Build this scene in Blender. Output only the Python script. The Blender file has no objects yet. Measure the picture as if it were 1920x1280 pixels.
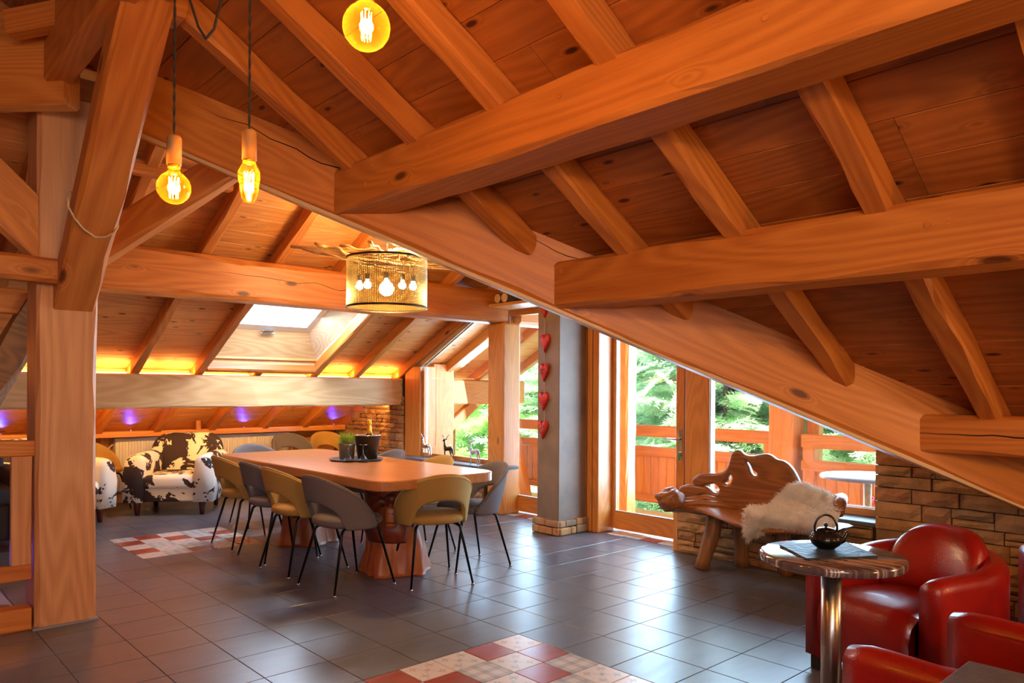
import bpy, bmesh, math, random
import numpy as np
from mathutils import Vector, Matrix, noise as mnoise
R = math.radians
rnd = random.Random(7)
scene = bpy.context.scene
col = scene.collection

# ------------------------------------------------------------------ camera
FPX, YAW, ROLL, CY = 1396.557, .82881, .006, 730.295
CAM = Vector((-2.58077/3, -16.1649900/3, 4.11647/3))
_f = Vector((math.cos(YAW), math.sin(YAW), 0)); _r0 = Vector((math.sin(YAW), -math.cos(YAW), 0)); _u0 = Vector((0, 0, 1))
_r = _r0*math.cos(ROLL) + _u0*math.sin(ROLL); _u = -_r0*math.sin(ROLL) + _u0*math.cos(ROLL)
cam = bpy.data.cameras.new('camera'); co = bpy.data.objects.new('camera', cam); col.objects.link(co)
cam.sensor_width = 36; cam.lens = 36*FPX/1920; cam.shift_y = (CY-640)/1920; cam.clip_start = .05
m = Matrix((( _r.x, _u.x, -_f.x, CAM.x), (_r.y, _u.y, -_f.y, CAM.y), (_r.z, _u.z, -_f.z, CAM.z), (0, 0, 0, 1)))
co.matrix_world = m; scene.camera = co
def px(u, v, ax, val):
    """point of the photograph on a known plane of the room (x, y or z = val)"""
    d = _f + _r*((u-960)/FPX) - _u*((v-CY)/FPX)
    k = 'xyz'.index(ax)
    return CAM + d*((val-CAM[k])/d[k])

# ------------------------------------------------------------------ world, sun, lamps, exposure
scene.view_settings.view_transform = 'Standard'; scene.view_settings.look = 'None'
scene.view_settings.gamma = 1; scene.view_settings.use_curve_mapping = False
scene.view_settings.exposure = 0.45
w = bpy.data.worlds.new('world'); scene.world = w; w.use_nodes = True
nt = w.node_tree; nt.nodes.clear()
sky = nt.nodes.new('ShaderNodeTexSky'); sky.sky_type = 'HOSEK_WILKIE'
sky.sun_direction = Vector((-.35, -.40, 1.0)).normalized(); sky.turbidity = 2.6; sky.ground_albedo = .35
bg = nt.nodes.new('ShaderNodeBackground'); bg.inputs[1].default_value = 20
out = nt.nodes.new('ShaderNodeOutputWorld')
nt.links.new(sky.outputs[0], bg.inputs[0]); nt.links.new(bg.outputs[0], out.inputs[0])
def lamp(kind, name, loc, power, color, size=.1, size_y=None, look=None, **k):
    l = bpy.data.lights.new(name, kind); l.energy = power; l.color = color
    if kind == 'AREA':
        l.size = size
        if size_y: l.shape = 'RECTANGLE'; l.size_y = size_y
    elif kind != 'SUN': l.shadow_soft_size = size
    for a, b in k.items(): setattr(l, a, b)
    o = bpy.data.objects.new(name, l); col.objects.link(o); o.location = loc
    if look is not None: o.rotation_euler = (Vector(look)-Vector(loc)).to_track_quat('-Z', 'Y').to_euler()
    return o
COOL = (.45, .70, 1); WARM = (1, .62, .26); AMBER = (1, .52, .14); DAY = (.72, .85, 1)
lamp('SUN', 'sun', (8, -4, 8), 24.0, (1, .95, .86), look=(8+.35, -4+.40, 8-1.0), angle=R(1.2))
# daylight through the glazed gable and the skylight
lamp('AREA', 'daylight_gable', (5.75, -1.9, 1.15), 290, COOL, 3.2, 1.9, look=(2.4, -2.0, .55))
lamp('AREA', 'daylight_gable_north', (5.75, 1.4, 1.35), 135, COOL, 2.4, 1.9, look=(2, .9, .5))
lamp('AREA', 'daylight_skylight', (2.67, 1.95, 2.22), 45, DAY, .8, .8, look=(2.5, 1.5, 0))
# soft fill lamp added behind the camera, no window is built there
lamp('AREA', 'rear_soft_fill', (-2.6, -7.2, 1.9), 62, (.95, .95, 1), 3.0, 1.6, look=(1.5, -1, 1.4))
# warm fill lamps added out of view, without any pendants
lamp('POINT', 'rear_warm_fill', (-.5, -6.2, 2.3), 95, AMBER, .12)
lamp('POINT', 'rear_warm_fill', (2.0, -6.6, 1.4), 36, AMBER, .12)

lamp('POINT', 'wall_lamp_light', (3.2, -5.9, 1.25), 26, (1, .72, .42), .1)

# ------------------------------------------------------------------ materials
def srgb(h):
    h = h.lstrip('#'); c = [int(h[i:i+2], 16)/255 for i in (0, 2, 4)]
    return tuple((x/12.92 if x <= .04045 else ((x+.055)/1.055)**2.4) for x in c)
def mat_new(name):
    m = bpy.data.materials.new(name); m.use_nodes = True
    nt = m.node_tree; b = nt.nodes['Principled BSDF']
    return m, nt, b
def N(nt, t, **k):
    n = nt.nodes.new(t)
    for a, b in k.items():
        if a.startswith('i'):
            n.inputs[int(a[1:])].default_value = b
        else: setattr(n, a, b)
    return n
def ramp(nt, pts, fac):
    r = nt.nodes.new('ShaderNodeValToRGB'); e = r.color_ramp.elements
    while len(e) < len(pts): e.new(.5)
    for i, (p, c) in enumerate(pts):
        e[i].position = p; e[i].color = tuple(c)+(1,) if len(c) == 3 else c
    nt.links.new(fac, r.inputs[0]); return r
def plain(name, c, rough=.5, metal=0, bump=0, bscale=40, coat=0, var=.0, vscale=6, spec=.5, emit=None, estr=0, **kw):
    m, nt, b = mat_new(name)
    c = srgb(c) if isinstance(c, str) else c
    b.inputs['Base Color'].default_value = (*c, 1); b.inputs['Roughness'].default_value = rough
    b.inputs['Metallic'].default_value = metal; b.inputs['Specular IOR Level'].default_value = spec
    if coat: b.inputs['Coat Weight'].default_value = coat; b.inputs['Coat Roughness'].default_value = .15
    tc = N(nt, 'ShaderNodeTexCoord')
    if var:
        n = N(nt, 'ShaderNodeTexNoise'); n.inputs['Scale'].default_value = vscale; n.inputs['Detail'].default_value = 6
        nt.links.new(tc.outputs['Object'], n.inputs['Vector'])
        lo = tuple(max(0, x*(1-var)) for x in c); hi = tuple(min(1, x*(1+var)) for x in c)
        r = ramp(nt, [(.3, lo), (.7, hi)], n.outputs[0]); nt.links.new(r.outputs[0], b.inputs['Base Color'])
    if bump:
        n2 = N(nt, 'ShaderNodeTexNoise'); n2.inputs['Scale'].default_value = bscale; n2.inputs['Detail'].default_value = 4
        nt.links.new(tc.outputs['Object'], n2.inputs['Vector'])
        bp = N(nt, 'ShaderNodeBump'); bp.inputs['Strength'].default_value = bump; bp.inputs['Distance'].default_value = .01
        nt.links.new(n2.outputs[0], bp.inputs['Height']); nt.links.new(bp.outputs[0], b.inputs['Normal'])
    if emit is not None:
        b.inputs['Emission Color'].default_value = (*(srgb(emit) if isinstance(emit, str) else emit), 1)
        b.inputs['Emission Strength'].default_value = estr
    return m
def wood(name, light, dark, axis='x', ring=1.0, knots=1.0, rough=.45, contrast=1.0, knot=None, ks=1.0, coat=.0):
    """softwood with flat-sawn figure; the grain runs along the given local axis"""
    m, nt, b = mat_new(name); L = nt.links
    light = srgb(light); dark = srgb(dark); knot = srgb(knot) if knot else tuple(x*.35 for x in dark)
    tc = N(nt, 'ShaderNodeTexCoord'); oi = N(nt, 'ShaderNodeObjectInfo')
    mp = N(nt, 'ShaderNodeMapping')
    mp.inputs['Rotation'].default_value = {'x': (0, 0, 0), 'y': (0, 0, -R(90)), 'z': (0, R(90), 0)}[axis]
    L.new(tc.outputs['Object'], mp.inputs[0])
    mul = N(nt, 'ShaderNodeVectorMath', operation='SCALE'); mul.inputs[0].default_value = (37, 17, 23); L.new(oi.outputs['Random'], mul.inputs['Scale'])
    add = N(nt, 'ShaderNodeVectorMath', operation='ADD'); L.new(mp.outputs[0], add.inputs[0]); L.new(mul.outputs[0], add.inputs[1])
    s1 = N(nt, 'ShaderNodeVectorMath', operation='MULTIPLY'); s1.inputs[1].default_value = (.32, 2.6, 2.6); L.new(add.outputs[0], s1.inputs[0])
    n1 = N(nt, 'ShaderNodeTexNoise'); n1.inputs['Scale'].default_value = 1.0; n1.inputs['Detail'].default_value = 1.5; L.new(s1.outputs[0], n1.inputs[0])
    # knots
    s2 = N(nt, 'ShaderNodeVectorMath', operation='MULTIPLY'); s2.inputs[1].default_value = (2.4*ks, 6.5*ks, 6.5*ks); L.new(add.outputs[0], s2.inputs[0])
    vo = N(nt, 'ShaderNodeTexVoronoi'); vo.inputs['Scale'].default_value = 1.0; L.new(s2.outputs[0], vo.inputs[0])
    gate = N(nt, 'ShaderNodeSeparateColor'); L.new(vo.outputs['Color'], gate.inputs[0])
    gt = N(nt, 'ShaderNodeMath', operation='LESS_THAN'); gt.inputs[1].default_value = .45*knots; L.new(gate.outputs[0], gt.inputs[0])
    kr = N(nt, 'ShaderNodeMapRange'); kr.inputs[1].default_value = .34; kr.inputs[2].default_value = .0; kr.inputs[3].default_value = 0; kr.inputs[4].default_value = 1
    L.new(vo.outputs['Distance'], kr.inputs[0])
    kk = N(nt, 'ShaderNodeMath', operation='MULTIPLY'); L.new(kr.outputs[0], kk.inputs[0]); L.new(gt.outputs[0], kk.inputs[1])
    k2 = N(nt, 'ShaderNodeMath', operation='POWER'); k2.inputs[1].default_value = 2; L.new(kk.outputs[0], k2.inputs[0])
    v = N(nt, 'ShaderNodeMath', operation='MULTIPLY_ADD'); v.inputs[1].default_value = .25; L.new(k2.outputs[0], v.inputs[0]); L.new(n1.outputs[0], v.inputs[2])
    ms = N(nt, 'ShaderNodeMath', operation='MULTIPLY'); ms.inputs[1].default_value = 150*ring; L.new(v.outputs[0], ms.inputs[0])
    sn = N(nt, 'ShaderNodeMath', operation='SINE'); L.new(ms.outputs[0], sn.inputs[0])
    s3 = N(nt, 'ShaderNodeVectorMath', operation='MULTIPLY'); s3.inputs[1].default_value = (4, 90, 90); L.new(add.outputs[0], s3.inputs[0])
    n3 = N(nt, 'ShaderNodeTexNoise'); n3.inputs['Scale'].default_value = 1; n3.inputs['Detail'].default_value = 3; L.new(s3.outputs[0], n3.inputs[0])
    n4 = N(nt, 'ShaderNodeTexNoise'); n4.inputs['Scale'].default_value = .9; n4.inputs['Detail'].default_value = 2; L.new(s1.outputs[0], n4.inputs[0])
    a1 = N(nt, 'ShaderNodeMath', operation='MULTIPLY_ADD'); a1.inputs[1].default_value = .15*contrast; L.new(sn.outputs[0], a1.inputs[0]); a1.inputs[2].default_value = .42
    a2 = N(nt, 'ShaderNodeMath', operation='MULTIPLY_ADD'); a2.inputs[1].default_value = .5; L.new(n3.outputs[0], a2.inputs[0]); L.new(a1.outputs[0], a2.inputs[2])
    a3 = N(nt, 'ShaderNodeMath', operation='MULTIPLY_ADD'); a3.inputs[1].default_value = .35; L.new(oi.outputs['Random'], a3.inputs[0]); L.new(a2.outputs[0], a3.inputs[2])
    a4 = N(nt, 'ShaderNodeMath', operation='SUBTRACT'); a4.inputs[1].default_value = .33; L.new(a3.outputs[0], a4.inputs[0])
    rp = ramp(nt, [(.05, light), (.95, dark)], a4.outputs[0])
    kc = ramp(nt, [(.50, (0, 0, 0)), (.74, (1, 1, 1))], kk.outputs[0])
    mx = N(nt, 'ShaderNodeMix', data_type='RGBA'); L.new(kc.outputs[0], mx.inputs[0]); L.new(rp.outputs[0], mx.inputs[6]); mx.inputs[7].default_value = (*knot, 1)
    L.new(mx.outputs[2], b.inputs['Base Color'])
    b.inputs['Roughness'].default_value = rough
    if coat: b.inputs['Coat Weight'].default_value = coat; b.inputs['Coat Roughness'].default_value = .2
    bp = N(nt, 'ShaderNodeBump'); bp.inputs['Strength'].default_value = .18; bp.inputs['Distance'].default_value = .004
    L.new(a2.outputs[0], bp.inputs['Height']); L.new(bp.outputs[0], b.inputs['Normal'])
    return m
M = {}
for ax in 'xyz':
    M['larch_'+ax] = wood('larch_'+ax, '#d98a3c', '#a85a1e', ax, knots=.5)
    M['frame_'+ax] = wood('frame_wood_'+ax, '#e09a4e', '#b96f2c', ax, ring=1.2, knots=.2, rough=.35, coat=.2)
    M['deckwood_'+ax] = wood('balcony_wood_'+ax, '#e2954e', '#bd6a2a', ax, ring=1.2, knots=.25)
    M['post_'+ax] = wood('post_wood_'+ax, '#d9a06c', '#a86c3e', ax, ring=.8, knots=.25)
M['plank'] = wood('plank_wood', '#eaa860', '#bd7334', 'x', ring=.9, knots=1.5, ks=1.7, knot='#5a2a10')
M['plank_dark'] = wood('plank_wood_red', '#bb6c2e', '#874718', 'x', ring=.9, knots=1.4, ks=1.6, knot='#3d1808')
M['pale'] = wood('pale_wood', '#e4c598', '#bf9560', 'x', ring=.9, knots=.3)
M['pale_y'] = wood('pale_wood_y', '#e6cfae', '#c4a27a', 'y', ring=.9, knots=.3)
M['tablewood'] = wood('table_wood', '#cf955c', '#a9672f', 'y', ring=.5, knots=.05, rough=.28, contrast=.6, coat=.35)
M['carved'] = wood('carved_wood', '#b96a34', '#8a3f18', 'z', ring=.6, knots=.2, rough=.4)
M['carved_dark'] = wood('stained_carved_wood', '#8c4128', '#5e2514', 'z', ring=.6, knots=.1, rough=.35)
M['burl'] = wood('burl_wood', '#a96a34', '#6b3a15', 'y', ring=1.6, knots=1.0, rough=.42, coat=.1)
M['burl_leg'] = wood('bench_leg_wood', '#9c6a3c', '#5e3a1c', 'z', ring=1.4, knots=.4)
M['brown_floor'] = wood('brown_floor_wood', '#7a4426', '#4e2814', 'x', knots=.3, rough=.3)
M['drift'] = wood('driftwood', '#d9b070', '#a97d44', 'x', ring=1.2, knots=.3)
M['black'] = plain('black_gap', '#120a05', .8)
M['black_metal'] = plain('black_metal', '#17120f', .32, .6)
M['chrome'] = plain('chrome', '#c9cdd2', .18, 1)
M['steel'] = plain('brushed_steel', '#b9b4b0', .28, 1, bump=.05, bscale=200)
M['white'] = plain('white_enamel', '#e9e2dc', .35)
M['white_frame'] = plain('white_lacquer', '#e8e4de', .4)
M['gasket'] = plain('aluminium_profile', '#b9bcc0', .35, .7)
M['grey_stone'] = plain('grey_slate_sill', '#5d6268', .45, bump=.3, bscale=60, var=.15)
M['slate'] = plain('black_slate', '#23282a', .55, bump=.6, bscale=35, var=.3)
M['concrete'] = plain('grey_plaster', '#7d6a5a', .55, bump=.15, bscale=18, var=.22, vscale=3.5)
M['red_leather'] = plain('red_leather', '#8e1512', .30, bump=.22, bscale=160, var=.18, vscale=7, coat=.25)
M['red_leather_dark'] = M['red_leather']
M['yellow_fabric'] = plain('mustard_fabric', '#b08c48', .9, bump=.5, bscale=420, var=.10, vscale=200)
M['yellow_piping'] = plain('mustard_piping', '#c2a35c', .9)
M['grey_fabric'] = plain('grey_fabric', '#6e6768', .92, bump=.5, bscale=420, var=.12, vscale=200)
M['blue_grey_fabric'] = M['grey_fabric']
M['heart'] = plain('red_painted_wood', '#b5231c', .45, bump=.3, bscale=60, var=.3, vscale=30)
M['string'] = plain('string', '#c7ad84', .8)
M['iron'] = plain('black_cast_iron', '#0b0b0c', .22, .3, coat=.5)
M['grey_sofa'] = plain('dark_grey_upholstery', '#3a3a40', .9, bump=.3, bscale=300)
M['tray'] = plain('grey_tray', '#3b4148', .4, .2)
M['bucket'] = plain('bronze_bucket', '#4a3a30', .35, .5)
M['pot'] = plain('grey_pot', '#716a60', .5)
M['green_needle'] = plain('plant_needles', '#9bb552', .6, var=.3, vscale=30)
M['gold'] = plain('gold_foil', '#d8a832', .28, .85, bump=.3, bscale=90)
M['bottle'] = plain('dark_green_glass', '#16240f', .08, coat=.5)
M['fur'] = plain('white_fur', '#efe8e0', .85, var=.1, vscale=20)
M['cord'] = plain('black_textile_cord', '#140d08', .8)
M['socket'] = plain('wooden_lamp_socket', '#8a6134', .6)
M['rope'] = plain('pale_rope', '#c9a679', .9, bump=.6, bscale=120)
M['silver'] = plain('polished_silver', '#d5d3d0', .12, 1)
M['white_metal'] = plain('white_painted_metal', '#c9ccd6', .35, .3)
M['dark_bronze'] = plain('dark_bronze', '#4a3c30', .22, .9)
M['mesh_metal'] = plain('woven_metal_mesh', '#a08a55', .35, .8)
M['mesh_rim'] = plain('dark_bronze_rim', '#3b3020', .4, .7)
M['grout'] = plain('floor_grout', '#8a848a', .7)
M['mortar'] = plain('dark_mortar', '#3a2a1c', .95, bump=.4, bscale=60)
M['trunk'] = plain('tree_bark', '#54402e', .95, bump=.6, bscale=20)
M['ground'] = plain('meadow', '#3f6a2c', 1, var=.4, vscale=2)
M['outdoor_grey'] = plain('outdoor_table_grey', '#7a7486', .4)
M['flower_red'] = plain('red_petals', '#d43a4a', .7); M['flower_yellow'] = plain('yellow_petals', '#f0b030', .7)
M['brown_leg'] = plain('mahogany_leg', '#4d1712', .25, coat=.4)
M['grey_table'] = plain('grey_laminate', '#4b4a4c', .55, bump=.2, bscale=90, var=.2, vscale=25)
def emitter(name, c, s):
    m = bpy.data.materials.new(name); m.use_nodes = True; nt = m.node_tree; nt.nodes.clear()
    e = N(nt, 'ShaderNodeEmission'); e.inputs[0].default_value = (*c, 1); e.inputs[1].default_value = s
    o = N(nt, 'ShaderNodeOutputMaterial'); nt.links.new(e.outputs[0], o.inputs[0]); return m
M['filament'] = emitter('glowing_filament', (1, .62, .18), 40)
M['bulb_white'] = emitter('lit_white_bulb', (1, .80, .45), 14)
M['led_warm'] = emitter('warm_led_strip', (1, .50, .13), 9)
M['led_blue'] = emitter('blue_led', (.18, .12, 1), 14)
def glass(name, tint=(1, 1, 1), rough=0.0, a=.9):
    m = bpy.data.materials.new(name); m.use_nodes = True; nt = m.node_tree; nt.nodes.clear()
    t = N(nt, 'ShaderNodeBsdfTransparent'); t.inputs[0].default_value = (*tint, 1)
    g = N(nt, 'ShaderNodeBsdfGlossy'); g.inputs['Roughness'].default_value = .02
    lw = N(nt, 'ShaderNodeLayerWeight'); lw.inputs[0].default_value = .5
    pw = N(nt, 'ShaderNodeMath', operation='POWER'); pw.inputs[1].default_value = 4; nt.links.new(lw.outputs['Facing'], pw.inputs[0])
    f = N(nt, 'ShaderNodeMath', operation='MULTIPLY_ADD'); f.inputs[1].default_value = .6; f.inputs[2].default_value = .045; nt.links.new(pw.outputs[0], f.inputs[0])
    mx = N(nt, 'ShaderNodeMixShader'); o = N(nt, 'ShaderNodeOutputMaterial')
    nt.links.new(f.outputs[0], mx.inputs[0]); nt.links.new(t.outputs[0], mx.inputs[1]); nt.links.new(g.outputs[0], mx.inputs[2]); nt.links.new(mx.outputs[0], o.inputs[0])
    return m
M['glass'] = glass('window_glass', (.97, .99, .98))
M['glassware'] = glass('drinking_glass', (.88, .88, .88))
def amber():
    m = bpy.data.materials.new('amber_bulb_glass'); m.use_nodes = True; nt = m.node_tree; nt.nodes.clear()
    t = N(nt, 'ShaderNodeBsdfTransparent'); t.inputs[0].default_value = (1, .68, .28, 1); g = N(nt, 'ShaderNodeBsdfGlossy'); g.inputs['Roughness'].default_value = .03
    d = N(nt, 'ShaderNodeBsdfTranslucent'); d.inputs[0].default_value = (1, .30, .02, 1)
    lw = N(nt, 'ShaderNodeLayerWeight'); lw.inputs[0].default_value = .35
    a = N(nt, 'ShaderNodeMixShader'); b = N(nt, 'ShaderNodeMixShader'); b.inputs[0].default_value = .05; o = N(nt, 'ShaderNodeOutputMaterial')
    mr = N(nt, 'ShaderNodeMath', operation='MULTIPLY_ADD'); mr.inputs[1].default_value = .09; mr.inputs[2].default_value = .02; nt.links.new(lw.outputs['Facing'], mr.inputs[0]); nt.links.new(mr.outputs[0], a.inputs[0])
    nt.links.new(t.outputs[0], a.inputs[1]); nt.links.new(d.outputs[0], a.inputs[2]); nt.links.new(a.outputs[0], b.inputs[1]); nt.links.new(g.outputs[0], b.inputs[2]); nt.links.new(b.outputs[0], o.inputs[0]); return m
M['amber_glass'] = amber()
def frosted():
    m = bpy.data.materials.new('rain_streaked_glass'); m.use_nodes = True; nt = m.node_tree; nt.nodes.clear(); L = nt.links
    tc = N(nt, 'ShaderNodeTexCoord'); n = N(nt, 'ShaderNodeTexNoise'); n.inputs['Scale'].default_value = 45; n.inputs['Detail'].default_value = 6; L.new(tc.outputs['Object'], n.inputs[0])
    r = ramp(nt, [(.38, (.35, .45, .6)), (.62, (.95, .98, 1))], n.outputs[0]); t = N(nt, 'ShaderNodeBsdfTransparent'); d = N(nt, 'ShaderNodeBsdfTranslucent')
    L.new(r.outputs[0], t.inputs[0]); L.new(r.outputs[0], d.inputs[0]); a = N(nt, 'ShaderNodeMixShader'); a.inputs[0].default_value = .6; o = N(nt, 'ShaderNodeOutputMaterial')
    L.new(t.outputs[0], a.inputs[1]); L.new(d.outputs[0], a.inputs[2]); L.new(a.outputs[0], o.inputs[0]); return m
M['frosted'] = frosted()
def tile_mat(name, c, c2, rough=.24):
    m, nt, b = mat_new(name); L = nt.links; c = srgb(c); c2 = srgb(c2)
    tc = N(nt, 'ShaderNodeTexCoord'); oi = N(nt, 'ShaderNodeObjectInfo')
    mp = N(nt, 'ShaderNodeVectorMath', operation='MULTIPLY'); mp.inputs[1].default_value = (2, 7, 5); L.new(tc.outputs['Object'], mp.inputs[0])
    ad = N(nt, 'ShaderNodeVectorMath', operation='ADD'); L.new(mp.outputs[0], ad.inputs[0]); sc = N(nt, 'ShaderNodeVectorMath', operation='SCALE'); sc.inputs[0].default_value = (31, 43, 17); L.new(oi.outputs['Random'], sc.inputs['Scale']); L.new(sc.outputs[0], ad.inputs[1])
    n = N(nt, 'ShaderNodeTexNoise'); n.inputs['Scale'].default_value = 1.6; n.inputs['Detail'].default_value = 7; n.inputs['Roughness'].default_value = .65; L.new(ad.outputs[0], n.inputs[0])
    r = ramp(nt, [(.3, c), (.7, c2)], n.outputs[0]); L.new(r.outputs[0], b.inputs['Base Color'])
    rr = N(nt, 'ShaderNodeMapRange'); rr.inputs[3].default_value = rough-.05; rr.inputs[4].default_value = rough+.10; L.new(n.outputs[0], rr.inputs[0]); L.new(rr.outputs[0], b.inputs['Roughness'])
    n2 = N(nt, 'ShaderNodeTexNoise'); n2.inputs['Scale'].default_value = 22; n2.inputs['Detail'].default_value = 5; L.new(ad.outputs[0], n2.inputs[0])
    bp = N(nt, 'ShaderNodeBump'); bp.inputs['Strength'].default_value = .05; bp.inputs['Distance'].default_value = .002; L.new(n2.outputs[0], bp.inputs['Height']); L.new(bp.outputs[0], b.inputs['Normal'])
    b.inputs['Specular IOR Level'].default_value = .6
    return m
M['tile'] = tile_mat('dark_grey_tile', '#4b4a51', '#62616a', .30)
M['tile_red'] = tile_mat('red_decor_tile', '#8e3a2c', '#a84a36', .22)
def decor(name, base, ink, kind):
    m, nt, b = mat_new(name); L = nt.links; base = srgb(base); ink = srgb(ink)
    tc = N(nt, 'ShaderNodeTexCoord'); sp = N(nt, 'ShaderNodeSeparateXYZ'); L.new(tc.outputs['Object'], sp.inputs[0])
    def mt(op, a, b_=None, c_=None):
        n = N(nt, 'ShaderNodeMath', operation=op)
        for i, q in enumerate((a, b_, c_)):
            if q is None: continue
            if isinstance(q, (int, float)): n.inputs[i].default_value = q
            else: L.new(q, n.inputs[i])
        return n.outputs[0]
    x = mt('MULTIPLY', sp.outputs[0], 10); y = mt('MULTIPLY', sp.outputs[1], 10)   # -1..1 over the 20 cm tile
    ax = mt('ABSOLUTE', x); ay = mt('ABSOLUTE', y)
    if kind == 'check':
        u = mt('ADD', mt('MULTIPLY', x, 1.25), 50.25); v_ = mt('ADD', mt('MULTIPLY', y, 1.25), 50.25)
        fu = mt('FRACT', u); fv = mt('FRACT', v_)
        a = mt('LESS_THAN', fu, .42); c = mt('LESS_THAN', fv, .42)
        f = mt('MULTIPLY', mt('ADD', a, c), .55)
    else:
        d = mt('SQRT', mt('ADD', mt('POWER', mt('SUBTRACT', ax, 1.0), 2), mt('POWER', mt('MULTIPLY', y, .8), 2)))
        ring = mt('LESS_THAN', mt('ABSOLUTE', mt('SUBTRACT', d, .82)), .035)
        d2 = mt('SQRT', mt('ADD', mt('POWER', mt('SUBTRACT', ay, 1.0), 2), mt('POWER', mt('MULTIPLY', x, .8), 2)))
        ring2 = mt('LESS_THAN', mt('ABSOLUTE', mt('SUBTRACT', d2, .82)), .03)
        px_ = mt('SUBTRACT', ax, .52); py_ = mt('SUBTRACT', ay, .52)
        ang = mt('ARCTAN2', py_, px_); rr = mt('SQRT', mt('ADD', mt('POWER', px_, 2), mt('POWER', py_, 2)))
        pet = mt('LESS_THAN', rr, mt('MULTIPLY_ADD', mt('COSINE', mt('MULTIPLY', ang, 4)), .08, .15))
        ctr = mt('MULTIPLY', mt('LESS_THAN', ax, .11), mt('LESS_THAN', ay, .11))
        f = mt('MINIMUM', mt('ADD', mt('ADD', mt('MULTIPLY', ring, .35), mt('MULTIPLY', ring2, .25)), mt('ADD', mt('MULTIPLY', pet, .75), mt('MULTIPLY', ctr, 1))), 1)
    mx = N(nt, 'ShaderNodeMix', data_type='RGBA'); L.new(f, mx.inputs[0]); mx.inputs[6].default_value = (*base, 1); mx.inputs[7].default_value = (*ink, 1)
    L.new(mx.outputs[2], b.inputs['Base Color']); b.inputs['Roughness'].default_value = .3
    return m
M['dec_rose'] = decor('rose_flower_tile', '#cfc2b6', '#b48a80', 'flower')
M['dec_grey'] = decor('grey_flower_tile', '#cdc5bb', '#8f9496', 'flower')
M['dec_check'] = decor('grey_lattice_tile', '#cbc4ba', '#90999c', 'check')
def stone_mat():
    m, nt, b = mat_new('ledge_stone'); L = nt.links
    tc = N(nt, 'ShaderNodeTexCoord'); oi = N(nt, 'ShaderNodeObjectInfo')
    n = N(nt, 'ShaderNodeTexNoise'); n.inputs['Scale'].default_value = 9; n.inputs['Detail'].default_value = 8; n.inputs['Roughness'].default_value = .7; L.new(tc.outputs['Object'], n.inputs[0])
    rc = ramp(nt, [(0, srgb('#9c7a55')), (.35, srgb('#b08a5c')), (.6, srgb('#8f7458')), (.8, srgb('#a8764a')), (1, srgb('#7d6c58'))], oi.outputs['Random'])
    r = ramp(nt, [(.3, (.72, .66, .58)), (.7, (1.4, 1.32, 1.2))], n.outputs[0])
    mx = N(nt, 'ShaderNodeMix', data_type='RGBA', blend_type='MULTIPLY'); mx.inputs[0].default_value = 1; L.new(rc.outputs[0], mx.inputs[6]); L.new(r.outputs[0], mx.inputs[7])
    L.new(mx.outputs[2], b.inputs['Base Color']); b.inputs['Roughness'].default_value = .85
    bp = N(nt, 'ShaderNodeBump'); bp.inputs['Strength'].default_value = .7; bp.inputs['Distance'].default_value = .012; L.new(n.outputs[0], bp.inputs['Height']); L.new(bp.outputs[0], b.inputs['Normal'])
    return m
M['stone'] = stone_mat()
def cow():
    m, nt, b = mat_new('cow_hide_fabric'); L = nt.links
    tc = N(nt, 'ShaderNodeTexCoord')
    n = N(nt, 'ShaderNodeTexNoise'); n.inputs['Scale'].default_value = 4.6; n.inputs['Detail'].default_value = 4; n.inputs['Roughness'].default_value = .62; n.inputs['Distortion'].default_value = .6; L.new(tc.outputs['Object'], n.inputs[0])
    r = ramp(nt, [(.500, srgb('#ece5dc')), (.512, srgb('#35262a'))], n.outputs[0]); r.color_ramp.interpolation = 'LINEAR'
    L.new(r.outputs[0], b.inputs['Base Color']); b.inputs['Roughness'].default_value = .8
    return m
M['cow'] = cow()
def foliage(name, a, c):
    m, nt, b = mat_new(name); L = nt.links
    tc = N(nt, 'ShaderNodeTexCoord'); n = N(nt, 'ShaderNodeTexNoise'); n.inputs['Scale'].default_value = 3.5; n.inputs['Detail'].default_value = 5; L.new(tc.outputs['Object'], n.inputs[0])
    r = ramp(nt, [(.36, srgb(a)), (.64, srgb(c))], n.outputs[0]); L.new(r.outputs[0], b.inputs['Base Color']); b.inputs['Roughness'].default_value = .55
    b.inputs['Subsurface Weight'].default_value = 0
    tr = N(nt, 'ShaderNodeBsdfTranslucent'); L.new(r.outputs[0], tr.inputs[0]); mx = N(nt, 'ShaderNodeMixShader'); mx.inputs[0].default_value = .55
    o = nt.nodes['Material Output']; L.new(b.outputs[0], mx.inputs[1]); L.new(tr.outputs[0], mx.inputs[2]); L.new(mx.outputs[0], o.inputs[0])
    return m
M['spruce'] = foliage('spruce_needles', '#a0c790', '#f2fae4'); M['leafy'] = foliage('light_green_leaves', '#a4cc74', '#d4ec9c')
def stripes():
    m, nt, b = mat_new('striped_laminate'); L = nt.links
    tc = N(nt, 'ShaderNodeTexCoord'); sp = N(nt, 'ShaderNodeSeparateXYZ'); L.new(tc.outputs['Object'], sp.inputs[0])
    mp = N(nt, 'ShaderNodeMapping'); mp.inputs['Rotation'].default_value = (0, 0, R(35)); mp.inputs['Scale'].default_value = (60, 1.0, 0); L.new(tc.outputs['Object'], mp.inputs[0])
    n = N(nt, 'ShaderNodeTexNoise'); n.inputs['Scale'].default_value = 1; n.inputs['Detail'].default_value = 2; L.new(mp.outputs[0], n.inputs[0])
    r = ramp(nt, [(.45, srgb('#4a4044')), (.58, srgb('#6e6264')), (.62, srgb('#cfc3bb')), (.66, srgb('#5c5154'))], n.outputs[0]); L.new(r.outputs[0], b.inputs['Base Color']); b.inputs['Roughness'].default_value = .12; b.inputs['Coat Weight'].default_value = .5
    return m
M['stripes'] = stripes()

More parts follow.
